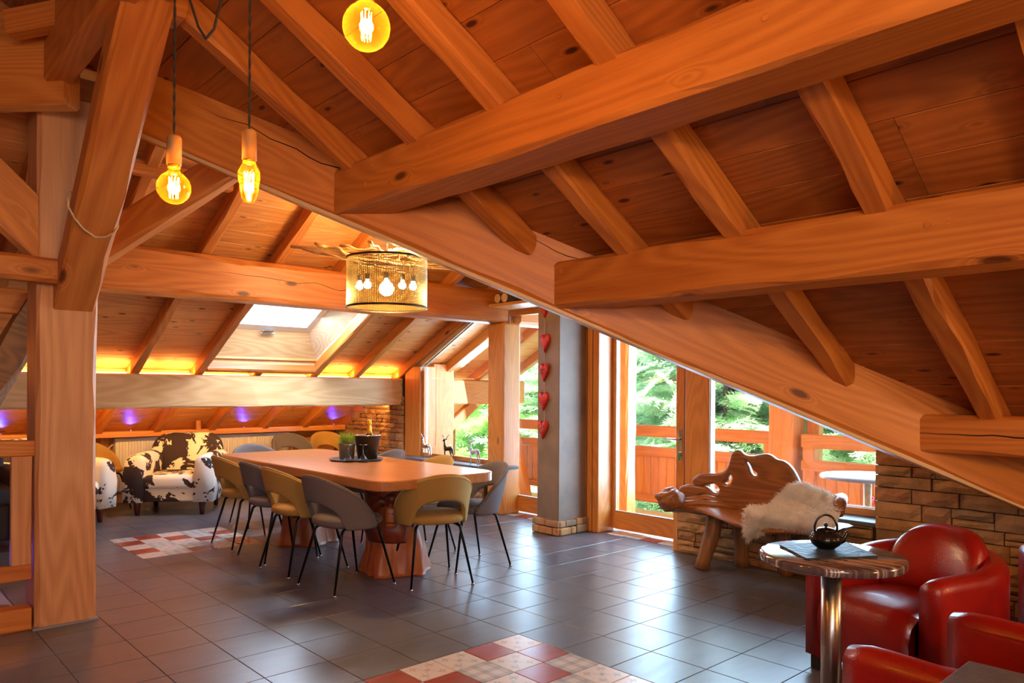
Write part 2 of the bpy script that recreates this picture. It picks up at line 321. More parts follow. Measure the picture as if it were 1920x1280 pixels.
# ------------------------------------------------------------------ geometry helpers
def link(name, me, mat, parent=None, smooth=False):
    o = bpy.data.objects.new(name, me); col.objects.link(o)
    if mat: me.materials.append(M[mat] if isinstance(mat, str) else mat)
    if parent: o.parent = parent
    if smooth:
        me.polygons.foreach_set('use_smooth', [True]*len(me.polygons))
    return o
class MB:
    def __init__(s): s.v = []; s.f = []
    def add(s, v, f):
        b = len(s.v); s.v += [tuple(x) for x in v]; s.f += [tuple(b+i for i in q) for q in f]; return s
    def box(s, x0, x1, y0, y1, z0, z1, c=0, T=None):
        if c <= 0:
            v = [(x, y, z) for x in (x0, x1) for y in (y0, y1) for z in (z0, z1)]
            f = [(0, 1, 3, 2), (4, 6, 7, 5), (0, 4, 5, 1), (2, 3, 7, 6), (0, 2, 6, 4), (1, 5, 7, 3)]
        else:
            bm = bmesh.new(); bmesh.ops.create_cube(bm, size=1)
            for q in bm.verts: q.co = ((x0+x1)/2+q.co.x*(x1-x0), (y0+y1)/2+q.co.y*(y1-y0), (z0+z1)/2+q.co.z*(z1-z0))
            seg = 1 if c < .008 else 3
            bmesh.ops.bevel(bm, geom=bm.edges[:], offset=c, segments=seg, profile=.5, affect='EDGES')
            bm.verts.index_update(); v = [q.co.copy() for q in bm.verts]; f = [[q.index for q in fc.verts] for fc in bm.faces]; bm.free()
        if T is not None: v = [T @ Vector(q) for q in v]
        return s.add(v, f)
    def tube(s, path, rad, n=8, cap=True, ell=1):
        path = [Vector(p) for p in path]; k = len(path); rad = rad if hasattr(rad, '__len__') else [rad]*k
        base = len(s.v); up = None
        for i, p in enumerate(path):
            t = (path[min(i+1, k-1)]-path[max(i-1, 0)]).normalized()
            if up is None: up = Vector((0, 0, 1)) if abs(t.z) < .9 else Vector((1, 0, 0))
            a = (up-t*up.dot(t)).normalized(); b = t.cross(a); up = a
            for j in range(n):
                q = 2*math.pi*j/n; s.v.append(tuple(p+(a*math.cos(q)*ell+b*math.sin(q))*rad[i]))
        for i in range(k-1):
            for j in range(n):
                s.f.append((base+i*n+j, base+i*n+(j+1) % n, base+(i+1)*n+(j+1) % n, base+(i+1)*n+j))
        if cap: s.f.append(tuple(base+j for j in range(n))[::-1]); s.f.append(tuple(base+(k-1)*n+j for j in range(n)))
        return s
    def lathe(s, prof, n=24, c=(0, 0, 0), closed=False):
        base = len(s.v)
        for r, z in prof:
            for j in range(n):
                q = 2*math.pi*j/n; s.v.append((c[0]+r*math.cos(q), c[1]+r*math.sin(q), c[2]+z))
        k = len(prof)
        for i in range(k-1):
            for j in range(n):
                s.f.append((base+i*n+j, base+i*n+(j+1) % n, base+(i+1)*n+(j+1) % n, base+(i+1)*n+j))
        if prof[0] == prof[-1]: return s
        if prof[0][0] > 1e-4: s.f.append(tuple(base+j for j in range(n))[::-1])
        if prof[-1][0] > 1e-4: s.f.append(tuple(base+(k-1)*n+j for j in range(n)))
        return s
    def grid(s, P, close_u=False, close_v=False):
        nu = len(P); nv = len(P[0]); base = len(s.v)
        for r_ in P: s.v += [tuple(q) for q in r_]
        for i in range(nu if close_u else nu-1):
            for j in range(nv if close_v else nv-1):
                a = i; b = (i+1) % nu; c = j; d = (j+1) % nv
                s.f.append((base+a*nv+c, base+b*nv+c, base+b*nv+d, base+a*nv+d))
        return s
    def ball(s, c, r, n=16, m_=10, sq=(1, 1, 1)):
        pr = []
        base = len(s.v)
        for i in range(m_+1):
            a = -math.pi/2+math.pi*i/m_
            pr.append([(c[0]+r*sq[0]*math.cos(a)*math.cos(2*math.pi*j/n), c[1]+r*sq[1]*math.cos(a)*math.sin(2*math.pi*j/n), c[2]+r*sq[2]*math.sin(a)) for j in range(n)])
        return s.grid(pr, close_v=True)
    def build(s, name, mat, parent=None, smooth=False, bevel=0, sub=0):
        me = bpy.data.meshes.new(name); me.from_pydata(s.v, [], s.f); me.update()
        o = link(name, me, mat, parent, smooth)
        if bevel: b = o.modifiers.new('bevel', 'BEVEL'); b.width = bevel; b.segments = 2; b.limit_method = 'ANGLE'
        if sub: q = o.modifiers.new('sub', 'SUBSURF'); q.levels = sub; q.render_levels = sub
        return o
def tag(o, label=None, cat=None, group=None, kind=None):
    if label: o['label'] = label
    if cat: o['category'] = cat
    if group: o['group'] = group
    if kind: o['kind'] = kind
    return o
def empty(name, loc=(0, 0, 0), rz=0, label=None, cat=None, group=None, kind=None):
    o = bpy.data.objects.new(name, None); col.objects.link(o); o.location = loc; o.rotation_euler = (0, 0, rz); o.empty_display_size = .1
    return tag(o, label, cat, group, kind)
def kids(o): return [c for c in o.children]
def copy_tree(o, parent=None):
    c = o.copy(); col.objects.link(c); c.parent = parent
    for ch in kids(o): copy_tree(ch, c)
    return c
def frame_of(p0, p1, up=(0, 0, 1)):
    p0 = Vector(p0); p1 = Vector(p1); x = (p1-p0).normalized(); u = Vector(up); z = (u-x*u.dot(x)).normalized(); y = z.cross(x)
    return Matrix(((x.x, y.x, z.x, p0.x), (x.y, y.y, z.y, p0.y), (x.z, y.z, z.z, p0.z), (0, 0, 0, 1))), (p1-p0).length
def beam(name, p0, p1, w, h, mat, parent=None, up=(0, 0, 1), ch=.012, wob=.5, seg=.2, face=0, skew0=0, skew1=0, zskew=0):
    """squared timber from p0 to p1 (centre line), local x along the grain, hewn edges of uneven width.
    face: 0 centre line, 1 the line is the middle of the underside, -1 of the upper side.
    skew: how far the end leans along the beam per unit across it (mitred ends)."""
    T, L = frame_of(p0, p1, up); n = max(1, int(L/seg)); sd = rnd.random()*100
    dz = {0: 0, 1: h/2, -1: -h/2}[face]; mb = MB(); ring = []
    for i in range(n+1):
        x = L*i/n; r = []
        for k, (sy, sz) in enumerate(((-1, -1), (1, -1), (1, 1), (-1, 1))):
            a = max(.15, 1+wob*2*mnoise.noise(Vector((x*2.3+sd, k*9.1, sd)))) * ch
            b = max(.15, 1+wob*2*mnoise.noise(Vector((x*2.3+sd, k*9.1+4, sd+7)))) * ch
            j = wob*.25*ch*mnoise.noise(Vector((x*1.1+sd, k*5.3, 3)))
            y_ = sy*(w/2+j); z_ = sz*(h/2+j)
            q = [(y_-sy*a, z_), (y_, z_-sz*b)]
            if k in (0, 2): q = q[::-1]
            r += q
        ring.append([(x+((skew0*(1-i/n)+skew1*i/n)*yy)+zskew*(1-i/n)*zz, yy, zz+dz) for yy, zz in r])
    mb.grid(ring, close_v=True)
    mb.f.append(tuple(range(8))); mb.f.append(tuple(n*8+i for i in range(8))[::-1])
    o = mb.build(name, mat, None)
    if parent: o.parent = parent
    o.matrix_world = T if not parent else T
    o.matrix_basis = T
    return o
def crack(parent, pts, wdt=.006, dep=.01):
    """a drying check: a thin dark wedge let into the face of a timber, in the timber's local space"""
    mb = MB(); n = len(pts)
    mb.tube(pts, [wdt*(.25+.75*math.sin(math.pi*i/(n-1))) for i in range(n)], n=4)
    return mb.build('drying_crack', 'black', parent)
def check_line(L, y, z0, z1, x0=0, x1=None, n=26, amp=.02):
    x1 = x1 or L; sd = rnd.random()*50
    return [(x0+(x1-x0)*i/n, y, z0+(z1-z0)*i/n+amp*mnoise.noise(Vector((i*.35+sd, 0, 0)))) for i in range(n+1)]

# ================================================================== THE SETTING
zL = lambda y: 2.96-.5*y            # underside of the planks, slope falling to the radiator wall
zR = lambda x: 3.39-.585*x          # slope falling to the glazed gable, above the camera
zV = lambda y: 3.566+.585*y         # far side of the small ridge, behind the valley beam
UL = (0, .5, 1); UR = (.585, 0, 1); UV = (0, -.585, 1)
def pn(u, v, n, d):
    """photo point on the plane n.p = d"""
    q = _f + _r*((u-960)/FPX) - _u*((v-CY)/FPX); n = Vector(n); return CAM + q*((d-n.dot(CAM))/n.dot(q))

# ---- floor: 33 cm tiles with three 1 m inlays of 20 cm cement tiles
floor = empty('floor', kind='structure')
T3 = 1/3; GAP = .0028
def inlay(i, j): return (3 <= i < 6 and 7 <= j < 10) or (3 <= i < 6 and -6 <= j < -3)
sub = MB().box(-4, 4.86, -8, 4.35, -.12, -.006); sub.build('screed', 'grout', floor)
tiles = []
for i in range(-12, 15):
    for j in range(-13, 24):
        if inlay(i, j): continue
        x0, x1 = i*T3, min((i+1)*T3, 4.83); y1, y0 = -j*T3, -(j+1)*T3
        if x1 <= x0: continue
        if x1 <= .01 and y0 > -.40: continue
        x, y = (x0+x1)/2, (y0+y1)/2
        d = (Vector((x, y, 0))-CAM); z = d.dot(_f)
        if z > .3: uu = 960+FPX*d.dot(_r)/z; vv = CY-FPX*d.dot(_u)/z
        vis = z > .3 and -60 < uu < 1980 and vv < 1330
        if uu < 60 and y > -.3: vis = False
        tiles.append((0 if vis else 1, d.length, x0, x1, y0, y1))
tiles.sort()
def tile_mesh(nm, sx, sy, mat, h=.008):
    b = MB(); c = .0022
    v = [(-sx, -sy, -h), (sx, -sy, -h), (sx, sy, -h), (-sx, sy, -h), (-sx, -sy, -c*.6), (sx, -sy, -c*.6), (sx, sy, -c*.6), (-sx, sy, -c*.6), (-sx+c, -sy+c, 0), (sx-c, -sy+c, 0), (sx-c, sy-c, 0), (-sx+c, sy-c, 0)]
    f = [(0, 1, 5, 4), (1, 2, 6, 5), (2, 3, 7, 6), (3, 0, 4, 7), (4, 5, 9, 8), (5, 6, 10, 9), (6, 7, 11, 10), (7, 4, 8, 11), (8, 9, 10, 11)]
    me = bpy.data.meshes.new(nm); me.from_pydata(v, [], f); me.materials.append(M[mat]); return me
tmesh = tile_mesh('floor_tile', T3/2-GAP/2, T3/2-GAP/2, 'tile'); rest = MB()
for n, (vis, d, x0, x1, y0, y1) in enumerate(tiles):
    full = x1-x0 > T3-.01
    if not vis and n < 245 and full:
        o = bpy.data.objects.new('tile', tmesh); col.objects.link(o); o.parent = floor; o.location = ((x0+x1)/2, (y0+y1)/2, 0)
    else: rest.box(x0+GAP/2, x1-GAP/2, y0+GAP/2, y1-GAP/2, -.008, 0)
tag(rest.build('floor_tiles', 'tile', floor), kind='stuff')
dm = {k: tile_mesh('inlay_tile_'+k, .1-.0014, .1-.0014, v) for k, v in dict(R='tile_red', F='dec_rose', G='dec_grey', C='dec_check').items()}
def lay(x0, y1, rows):
    for b, r in enumerate(rows):
        for a, k in enumerate(r):
            o = bpy.data.objects.new('inlay_tile', dm[k]); col.objects.link(o); o.parent = floor; o.location = (x0+.1+.2*a, y1-.1-.2*b, 0)
lay(1, -7*T3, ['RFGRF', 'CRCGR', 'RFGRC', 'GCGCG', 'CGRCF'])
lay(1, 2, ['CRFCF', 'RFRCR', 'FCFRC', 'RGCCR', 'FCRFR'])
thr = empty('threshold_tiles', kind='structure')                      # mosaic strips at the two balcony doors
for ya, yb in ((.14, .93), (-1.55, -.69)):
    k = 0; y = ya
    while y < yb-.1:
        o = bpy.data.objects.new('threshold_tile', dm['FRCFCR'[k % 6]]); col.objects.link(o); o.parent = thr; o.location = (4.72, y+.1, .006); y += .2; k += 1
fb = empty('floor_boards', kind='structure')                          # brown boards beyond the balustrade
for k in range(12):
    beam('plank', (-3.5, -.27+k*.2, -.012), (-.02 if k < 3 else -.34, -.27+k*.2, -.012), .192, .022, 'brown_floor', fb, ch=.003, wob=.1, seg=5)

# ---- roof slope over the dining table
ceil_l = empty('ceiling', kind='structure')
n_l = Vector(UL).normalized(); SKX = (2.05, 3.33); SKY = (1.28, 2.57)
row = 0; y = -.52
while y < 4.4:
    yc = y+.0805; z = zL(yc)
    segs = [(-4.0, 6.75)]
    if SKY[0] < yc < SKY[1]: segs = [(-4.0, SKX[0]), (SKX[1], 6.75)]
    for a, b in segs:
        x = a
        while x < b-.01:
            l = rnd.uniform(1.9, 3.6); e = min(b, x+l)
            if b-e < .7: e = b
            c = Vector((x+.001, yc, z)) + n_l*.011; c2 = Vector((e-.001, yc, z)) + n_l*.011
            beam('plank', c, c2, .177, .022, 'plank', ceil_l, up=UL, ch=.0028, wob=.1, seg=9)
            x = e
    y += .161; row += 1
for X in (-1.18, -.54, .10, .74, 1.39, 2.02, 2.66, 3.35, 3.92, 4.57, 5.2, 5.85, 6.5):
    sp = [(-.45, SKY[0]-.02), (SKY[1]+.09, 4.16)] if X == 2.66 else [(-.45, 4.16)]
    for a, b in sp: beam('rafter', (X, a, zL(a)), (X, b, zL(b)), .085, .115, 'larch_x', ceil_l, up=UL, ch=.010, wob=.9, face=-1, seg=.15)
beam('trimmer', (2.07, SKY[1]+.045, zL(SKY[1]+.045)), (3.31, SKY[1]+.045, zL(SKY[1]+.045)), .07, .115, 'larch_x', ceil_l, up=UL, face=-1)
# boards closing the gaps between the rafters over the lower purlin, lit by the strip
Xs = [-1.18, -.54, .10, .74, 1.39, 2.02, 2.66, 3.35, 3.92, 4.57]
for a, b in zip(Xs[:-1], Xs[1:]):
    beam('gap_board', (a+.045, 2.80, 1.50), (b-.045, 2.80, 1.50), .02, .12, 'plank', ceil_l, ch=.002, wob=.1, seg=5)
# far side of the small ridge (hidden behind the valley beam) and its overhang
ceil_v = empty('ceiling', kind='structure')
v = MB()
def slab(mb, p, up, t=.03):
    up = Vector(up).normalized()*t; q = [Vector(a) for a in p]; k = len(q)
    mb.add(q+[a+up for a in q], [tuple(range(k)), tuple(range(2*k-1, k-1, -1))]+[(i, (i+1) % k, k+(i+1) % k, k+i) for i in range(k)])
y = -.57
while y > -5.0:
    y2 = y-.17; xa = max(.2, -.22-y)
    beam('plank', (xa, y-.085, zV(y-.085)), (6.75, y-.085, zV(y-.085)), .19, .022, 'plank', ceil_v, up=UV, ch=.003, wob=.1, seg=9, face=1)
    y = y2
for X in (5.2, 5.85, 6.5): beam('rafter', (X, -.6, zV(-.6)), (X, -5, zV(-5)), .085, .115, 'larch_x', ceil_v, up=UV, face=-1)

# ---- roof slope above the camera
ceil_r = empty('ceiling', kind='structure')
n_r = Vector(UR).normalized(); x = -.92
while x < 4.72:
    xc = x+.086; yt = min(-.47, -.16-xc) ; yy = yt
    while yy > -7.9:
        l = rnd.uniform(1.8, 3.4); e = max(-8.0, yy-l)
        if e+8 < .8: e = -8.0
        p = Vector((xc, yy-.001, zR(xc)))+n_r*.011; q = Vector((xc, e+.001, zR(xc)))+n_r*.011
        beam('plank', p, q, .1978, .022, 'plank_dark', ceil_r, up=UR, ch=.003, wob=.1, seg=9); yy = e
    x += .1725
for Y in (-1.83, -2.43, -3.03, -3.64, -4.25, -4.86, -5.47, -6.1, -6.7):
    xe = min(4.5, -.42-Y)
    beam('rafter', (-.9, Y, zR(-.9)), (xe, Y, zR(xe)), .10, .125, 'larch_x', ceil_r, up=UR, ch=.013, wob=1.0, face=-1, seg=.15)
pan = MB(); slab(pan, [(-.9, -8, zR(-.9)), (-.9, 4.3, zR(-.9)), (-4, 4.3, 2.1), (-4, -8, 2.1)], (0, 0, 1)); pan.build('boarding', 'plank_dark', ceil_r)
pan = MB(); slab(pan, [(.30, -.45, 3.02), (-4, -.45, 3.02), (-4, -.45, 4.1), (-.9, -.45, 4.1), (.30, -.45, 3.30)], (0, 1, 0), .02); pan.build('gable_board', 'plank_dark', ceil_r)

# ---- walls
def masonry(parent, X, Y0, Y1, z0, ztop, thick=.05, hmin=.045, hmax=.115, wmin=.10, wmax=.34, name='stone', inset=0):
    """coursed ledge stone on a wall facing -X, between Y0 > Y1, every stone its own rough-faced piece"""
    z = z0
    while z < max(ztop(Y0), ztop(Y1))-.02:
        h = rnd.uniform(hmin, hmax); y = Y0
        while y > Y1+.01:
            w = rnd.uniform(wmin, wmax)*(1.0 if h < .09 else .9)
            if y-w < Y1+.07: w = y-Y1
            parts = [(z, z+h)] if (h < .08 or rnd.random() < .75) else [(z, z+h*.45), (z+h*.45, z+h)]
            for za, zb in parts:
                g = .0035; d = rnd.uniform(-.012, .016); zb2 = min(zb, ztop(y-w/2))
                if zb2-za < .015: continue
                mb = MB(); nx, nz = 5, 3; P = []
                for a in range(nx):
                    r = []
                    for b in range(nz):
                        fy = a/(nx-1); fz = b/(nz-1); edge = (a in (0, nx-1)) or (b in (0, nz-1))
                        jy = rnd.uniform(-.006, .006) if edge else rnd.uniform(-.02, .02); jz = rnd.uniform(-.004, .004)
                        r.append((X-thick*.6-d-(0 if edge else rnd.uniform(.004, .022)), y-g-(w-2*g)*fy+jy*(0 < a < nx-1), za+g+(zb2-za-2*g)*fz+jz*(1 if 0 < b < nz-1 else .5)))
                    P.append(r)
                base = len(mb.v); mb.grid(P)
                rim = [(a, 0) for a in range(nx)]+[(nx-1, b) for b in range(1, nz)]+[(a, nz-1) for a in range(nx-2, -1, -1)]+[(0, b) for b in range(nz-2, 0, -1)]
                k = len(mb.v); mb.v += [(X, P[a][b][1], P[a][b][2]) for a, b in rim]
                for i in range(len(rim)):
                    a, b = rim[i]; c_, d_ = rim[(i+1) % len(rim)]; mb.f.append((a*nz+b, k+i, k+(i+1) % len(rim), c_*nz+d_))
                mb.build(name, 'stone', parent)
            y -= w
        z += h
wall_g = empty('wall_gable', kind='structure')
core = MB().box(4.5, 4.62, -8, -3.30, 0, 1.5).box(4.5, 4.8, -3.30, -1.65, 0, .435).box(4.55, 4.8, 2.53, 4.35, 0, 1.9).box(4.54, 4.8, .94, 2.21, 0, .49)
core.build('wall_core', 'mortar', wall_g)
masonry(wall_g, 4.51, -1.66, -3.27, 0, lambda y: .435)
masonry(wall_g, 4.51, -3.29, -6.2, 0, lambda y: 1.30 if y > -4.6 else .80, wmin=.12, wmax=.36)
masonry(wall_g, 4.57, 4.28, 2.54, .3, lambda y: min(1.30, zL(y)), wmin=.08, wmax=.26)
masonry(wall_g, 4.55, 2.2, .95, 0, lambda y: .49)
beam('corner_board', (4.66, -1.62, 0), (4.66, -1.62, .46), .05, .30, 'frame_x', wall_g, up=(1, 0, 0), ch=.004, wob=.1)
def box(name, mat, parent, *a, c=0, kind=None):
    o = MB().box(*a, c=c).build(name, mat, parent)
    if kind: o['kind'] = kind
    return o
# boarded wall over the doors, up to the roof
ov = MB()
slab(ov, [(4.80, .93, 2.36), (4.80, .93, zL(.93)), (4.80, -.56, 3.24), (4.80, -2.0, zV(-2.0)), (4.80, -2.0, 2.36)], (1, 0, 0), .05); ov.build('gable_boarding', 'frame_z', wall_g)
box('gable_boarding', 'frame_z', wall_g, 4.80, 4.86, -.44, .12, 0, 2.4)
box('window_sill', 'grey_stone', wall_g, 4.36, 4.74, .60, 2.56, .50, .535, c=.004)
box('window_sill', 'grey_stone', wall_g, 4.46, 4.80, -3.29, -1.66, .436, .466, c=.004)
# radiator wall with its ledge
wall_l = empty('wall_left', kind='structure')
for k in range(6):
    beam('board', (-4, 4.31, .07+k*.142), (4.55, 4.31, .07+k*.142), .02, .138, 'frame_x', wall_l, ch=.003, wob=.1, seg=9)
beam('ledge', (-4, 4.14, .848), (4.53, 4.14, .848), .32, .03, 'frame_x', wall_l, ch=.004, wob=.2)
beam('ledge_batten', (-4, 3.99, .82), (4.53, 3.99, .82), .02, .05, 'frame_x', wall_l, ch=.003, wob=.2)
for X in (1.52, 3.85): beam('batten', (X, 4.285, .0), (X, 4.285, .83), .09, .03, 'frame_x', wall_l, up=(0, 1, 0), ch=.004)
for x in (2.49,): beam('block', (x, 3.98, .86), (x, 3.98, .97), .06, .06, 'larch_x', wall_l, up=(0, 1, 0))
bb = empty('baseboard_left', kind='structure'); beam('board', (-4, 4.285, .05), (4.5, 4.285, .05), .02, .10, 'frame_x', bb, ch=.003, wob=.1)
wall_b = empty('wall_rear', kind='structure')
box('wall_panel', 'plank_dark', wall_b, -4.05, 4.6, -8.1, -8.0, 0, 4.2); box('wall_panel', 'plank_dark', wall_b, -4.1, -4.0, -8, 4.4, 0, 3.0)
box('wall_panel', 'plank_dark', wall_b, -4.1, 6.8, 4.35, 4.42, -.1, 1.0)

# ---- timbers: posts, purlins, valley beam, braces
GT = 'roof timbers'
def timber(name, p0, p1, w, h, mat, label, cat='beam', **k):
    o = beam(name, p0, p1, w, h, mat, **k); return tag(o, label, cat, 'exposed roof timbers')
post = timber('timber_post', (.155, -.335, 0), (.155, -.335, 3.04), .31, .29, 'post_x', 'thick pale square timber post standing on the tiles at the left', 'post', up=(0, 1, 0), ch=.02, wob=.6)
mb = MB(); mb.box(-.012, .322, -.497, -.17, -.002, .012); mb.build('post_collar', 'grout', None).matrix_basis = Matrix.Identity(4)
bpy.data.objects['post_collar'].parent = post; bpy.data.objects['post_collar'].matrix_parent_inverse = post.matrix_basis.inverted()
S0 = px(141, 578, 'y', -.50); S1 = px(278, 16, 'z', 3.02); S1 = S0+(S1-S0)*1.03
strut = timber('leaning_strut', S0-(S1-S0).normalized()*.02, S1, .215, .15, 'larch_x', 'broad strut rising towards the camera from the thick post, a rope hung round it', 'strut', face=1, ch=.02, wob=.7)
STN = Vector((strut.matrix_basis[0][2], strut.matrix_basis[1][2], strut.matrix_basis[2][2]))
cb0 = px(212, 4, 'z', 3.04); cb1 = px(338, 44, 'z', 3.04)
timber('cross_beam', cb0, cb1, .20, .17, 'larch_x', 'beam end with curved rings crossing above the top of the rope-hung strut', face=1, ch=.03)
timber('purlin', (.05, -.50, 3.20), (.05, -7.9, 3.20), .13, .36, 'larch_x', 'dark purlin running towards the camera from the head of the thick post')
A = pn(0, 193, (1, 1, 0), -.75); B = pn(116, 193, (1, 1, 0), -.75); z0 = (A.z+B.z)/2
d = (B-A).normalized(); d.z = 0; d.normalize()
lb = timber('corner_beam', Vector((A.x, A.y, z0))-d*.5+Vector((.06, .06, 0)), Vector((B.x, B.y, z0))+Vector((.06, .06, 0)), .14, .52, 'larch_x', 'short deep beam at the top left corner, dark check along its face', face=1, ch=.02)
crack(lb, check_line(.7, -.068, .30, .31, 0, .62), .004)
timber('rafter_stub', pn(20, 47, (1, 1, 0), -.92), pn(150, 22, (1, 1, 0), -.92), .10, .13, 'larch_x', 'short chamfered rafter stub crossing the corner beam at top left', 'rafter')
timber('tie_beam', (-1.6, -.55, 2.055), (.098, -.55, 2.02), .12, .14, 'larch_x', 'horizontal tie beam butting against the leaning strut from the left', ch=.02)
timber('knee_brace', (.005, -.42, 2.27), (-1.0, -.42, 3.22), .14, .27, 'larch_x', 'diagonal brace with a check, rising left from the post above the tie beam', 'brace', zskew=.95)
timber('lower_brace', (.20, .45, 1.95), (-.42, .45, .72), .16, .20, 'burl_leg', 'greyish curved brace leaning behind the left edge of the thick post', 'brace', ch=.03, wob=.8)
timber('rear_post', (-.13, .62, 0), (-.13, .62, 2.6), .14, .14, 'larch_x', 'slim orange post far left behind the grey brace', 'post', up=(0, 1, 0))
timber('rear_block', (.25, .5, 1.93), (-.1, .5, 1.93), .2, .17, 'larch_x', 'thick timber block over the head of the grey brace')
# valley beam: near face on x + y = -.5
vz = lambda X: 3.03-.593*X
def on_valley(X, dz=0, off=0): return Vector((X+off, -.5-X+off, vz(X)+dz))
W = .26; q = W/2/math.sqrt(2)
val = timber('valley_beam', on_valley(.24, 0, q), on_valley(4.6, 0, q), W, .47, 'larch_x', 'huge valley beam falling diagonally across the room from the post to the right wall', face=1, ch=.022, wob=.5, seg=.12)
crack(val, check_line(6.4, -.127, .27, .24, .25, 2.3, amp=.03), .006); crack(val, check_line(6.4, -.127, .34, .22, 2.0, 3.9, amp=.03), .005)
trim_v = beam('edge_batten', on_valley(.26, -.012, .02), on_valley(4.5, -.012, .02), .035, .022, 'pale', None, face=1, ch=.003); trim_v.parent = val; trim_v.matrix_parent_inverse = val.matrix_basis.inverted()
def purlin(X, y0, y1, zb, h, w, label, ck=False):
    return timber('purlin', (X+w/2, y0, zb), (X+w/2, y1, zb), w, h, 'larch_x', label, face=1, ch=.02, wob=.6, seg=.15)
p1 = purlin(1.19, -1.66, -7.9, 2.335, .245, .25, 'upper purlin on the right slope, its hewn end on the valley beam')
p2 = purlin(2.05, -2.52, -7.9, 1.815, .255, .25, 'middle purlin on the right slope with peg heads, square end on the valley beam')
p3 = purlin(3.43, -3.9, -7.9, 1.055, .20, .22, 'lowest short purlin at the far right with a long dark check')
crack(p3, check_line(4, -.11, .10, .09, .02, 1.3, amp=.01), .004)
for pp, L_, pts in ((p1, 0, [(2.6, .15), (.35, .1), (.42, .18), (1.75, .16), (.9, .17)]), (p2, 0, [(.08, .2), (.09, .05), (.9, .14), (1.9, .16), (1.97, .16)])):
    for a, b in pts: 
        mb = MB().tube([(a, -.119, b), (a, -.129, b)], .012, n=12); mb.build('peg', 'larch_x', pp)
lp = timber('purlin', (-3.9, 2.70, 1.165), (4.62, 2.70, 1.165), .22, .345, 'pale', 'lower purlin on the dining slope, pale, warm light glowing above it', face=1, ch=.018, wob=.5, seg=.15)
mp_ = timber('purlin', (.2, .84, 2.105), (4.66, .84, 2.105), .27, .345, 'larch_x', 'middle purlin on the dining slope behind the chandelier, long crack along it', face=1, ch=.03, wob=.6, seg=.12)
crack(mp_, check_line(4.4, -.132, .25, .12, .3, 4.3, n=50, amp=.035), .005)
timber('purlin', (4.86, 2.70, 1.165), (6.7, 2.70, 1.165), .22, .34, 'deckwood_x', 'sunlit log purlin outside beyond the sloping window', face=1, ch=.03)
timber('purlin', (4.86, .84, 2.105), (6.7, .84, 2.105), .27, .345, 'deckwood_x', 'sunlit purlin end outside above the left balcony door', face=1, ch=.03)
timber('valley_brace', (.36, -.16, 2.22), (1.02, -.78, 2.80), .12, .20, 'larch_x', 'brace rising right from the thick post to the valley beam behind the bulbs', 'brace', ch=.02, wob=.7)
timber('cross_piece', (.35, 0, 2.85), (1.29, 0, 2.85), .10, .10, 'larch_x', 'short crosswise timber under the planks behind the left pendant bulb', ch=.015)
# light strip on the lower purlin
ls = MB().box(-3.8, 4.5, 2.775, 2.785, 1.513, 1.525); tag(ls.build('light_strip', 'led_warm'), 'warm light strip hidden on the lower purlin of the dining slope', 'light strip')
for X in np.arange(-1.5, 4.4, .64):
    lamp('AREA', 'strip_light', (X+.25, 2.66, 1.53), 3.2, (1, .52, .14), .56, .03, look=(X+.25, 2.72, 1.6))
ls = MB().box(-3.8, 4.5, 2.812, 2.820, 1.20, 1.212); tag(ls.build('light_strip', 'led_warm'), 'warm light strip low on the back of the lower purlin, facing the radiator wall', 'light strip')
for X in np.arange(-1.2, 4.4, 1.1):
    lamp('AREA', 'strip_light', (X, 2.86, 1.20), 7, (1, .50, .13), .9, .04, look=(X, 4.2, .75))
# fixed timber of the gable: posts and jambs
gp = lambda n, *a, l='', m='frame_z', c=.006: tag(box(n, m, None, *a, c=c), l, 'post', 'window posts')
gp('window_post', 4.55, 4.80, 2.21, 2.56, .0, 1.655, l='pale window post between the stone wall and the sloping window')
gp('window_post', 4.56, 4.82, .67, .93, 0, 2.105, l='knotty post between the sloping window and the left balcony door', c=.02)
gp('door_jamb', 4.59, 4.83, -.675, -.46, 0, 2.9, l='boxed timber jamb between the plaster pillar and the right balcony door')
for yy in (-.53, -.60): box('groove', 'black', bpy.data.objects['door_jamb'], 4.588, 4.592, yy-.003, yy+.003, 0, 2.8)
ya, yb = px(1284, 900, 'x', 4.70).y, px(1319, 900, 'x', 4.70).y
gp('window_post', 4.70, 4.88, yb, ya, 0, 2.3, l='timber post between the right balcony door and the low window')

# ---- windows and doors
w1 = empty('window_1', kind='structure'); X = 4.62
def bar(name, parent, a, b, w, h, mat='frame_x', up=(1, 0, 0), **k): return beam(name, a, b, w, h, mat, parent, up=up, ch=.004, wob=.1, seg=3, **k)
bar('frame', w1, (X, 2.21, .56), (X, .93, .56), .05, .07)
bar('frame', w1, (X, 2.19, .56), (X, 2.19, 1.60), .045, .07)
bar('frame', w1, (X, 2.25, zL(2.25)-.14), (X, .66, zL(.66)-.14), .09, .07, 'pale')
bar('frame', w1, (X-.02, 2.30, zL(2.3)-.05), (X-.02, .66, zL(.66)-.05), .10, .12, 'frame_x')
bar('gasket', w1, (X+.01, 2.172, .57), (X+.01, 2.172, 1.64), .012, .03, 'gasket'); bar('gasket', w1, (X+.01, 2.20, zL(2.2)-.195), (X+.01, .8, zL(.8)-.195), .014, .03, 'gasket')
pg = MB(); slab(pg, [(X+.02, 2.18, .58), (X+.02, 2.18, zL(2.18)-.18), (X+.02, .93, zL(.93)-.18), (X+.02, .93, .58)], (1, 0, 0), .008); pg.build('pane', 'glass', w1)
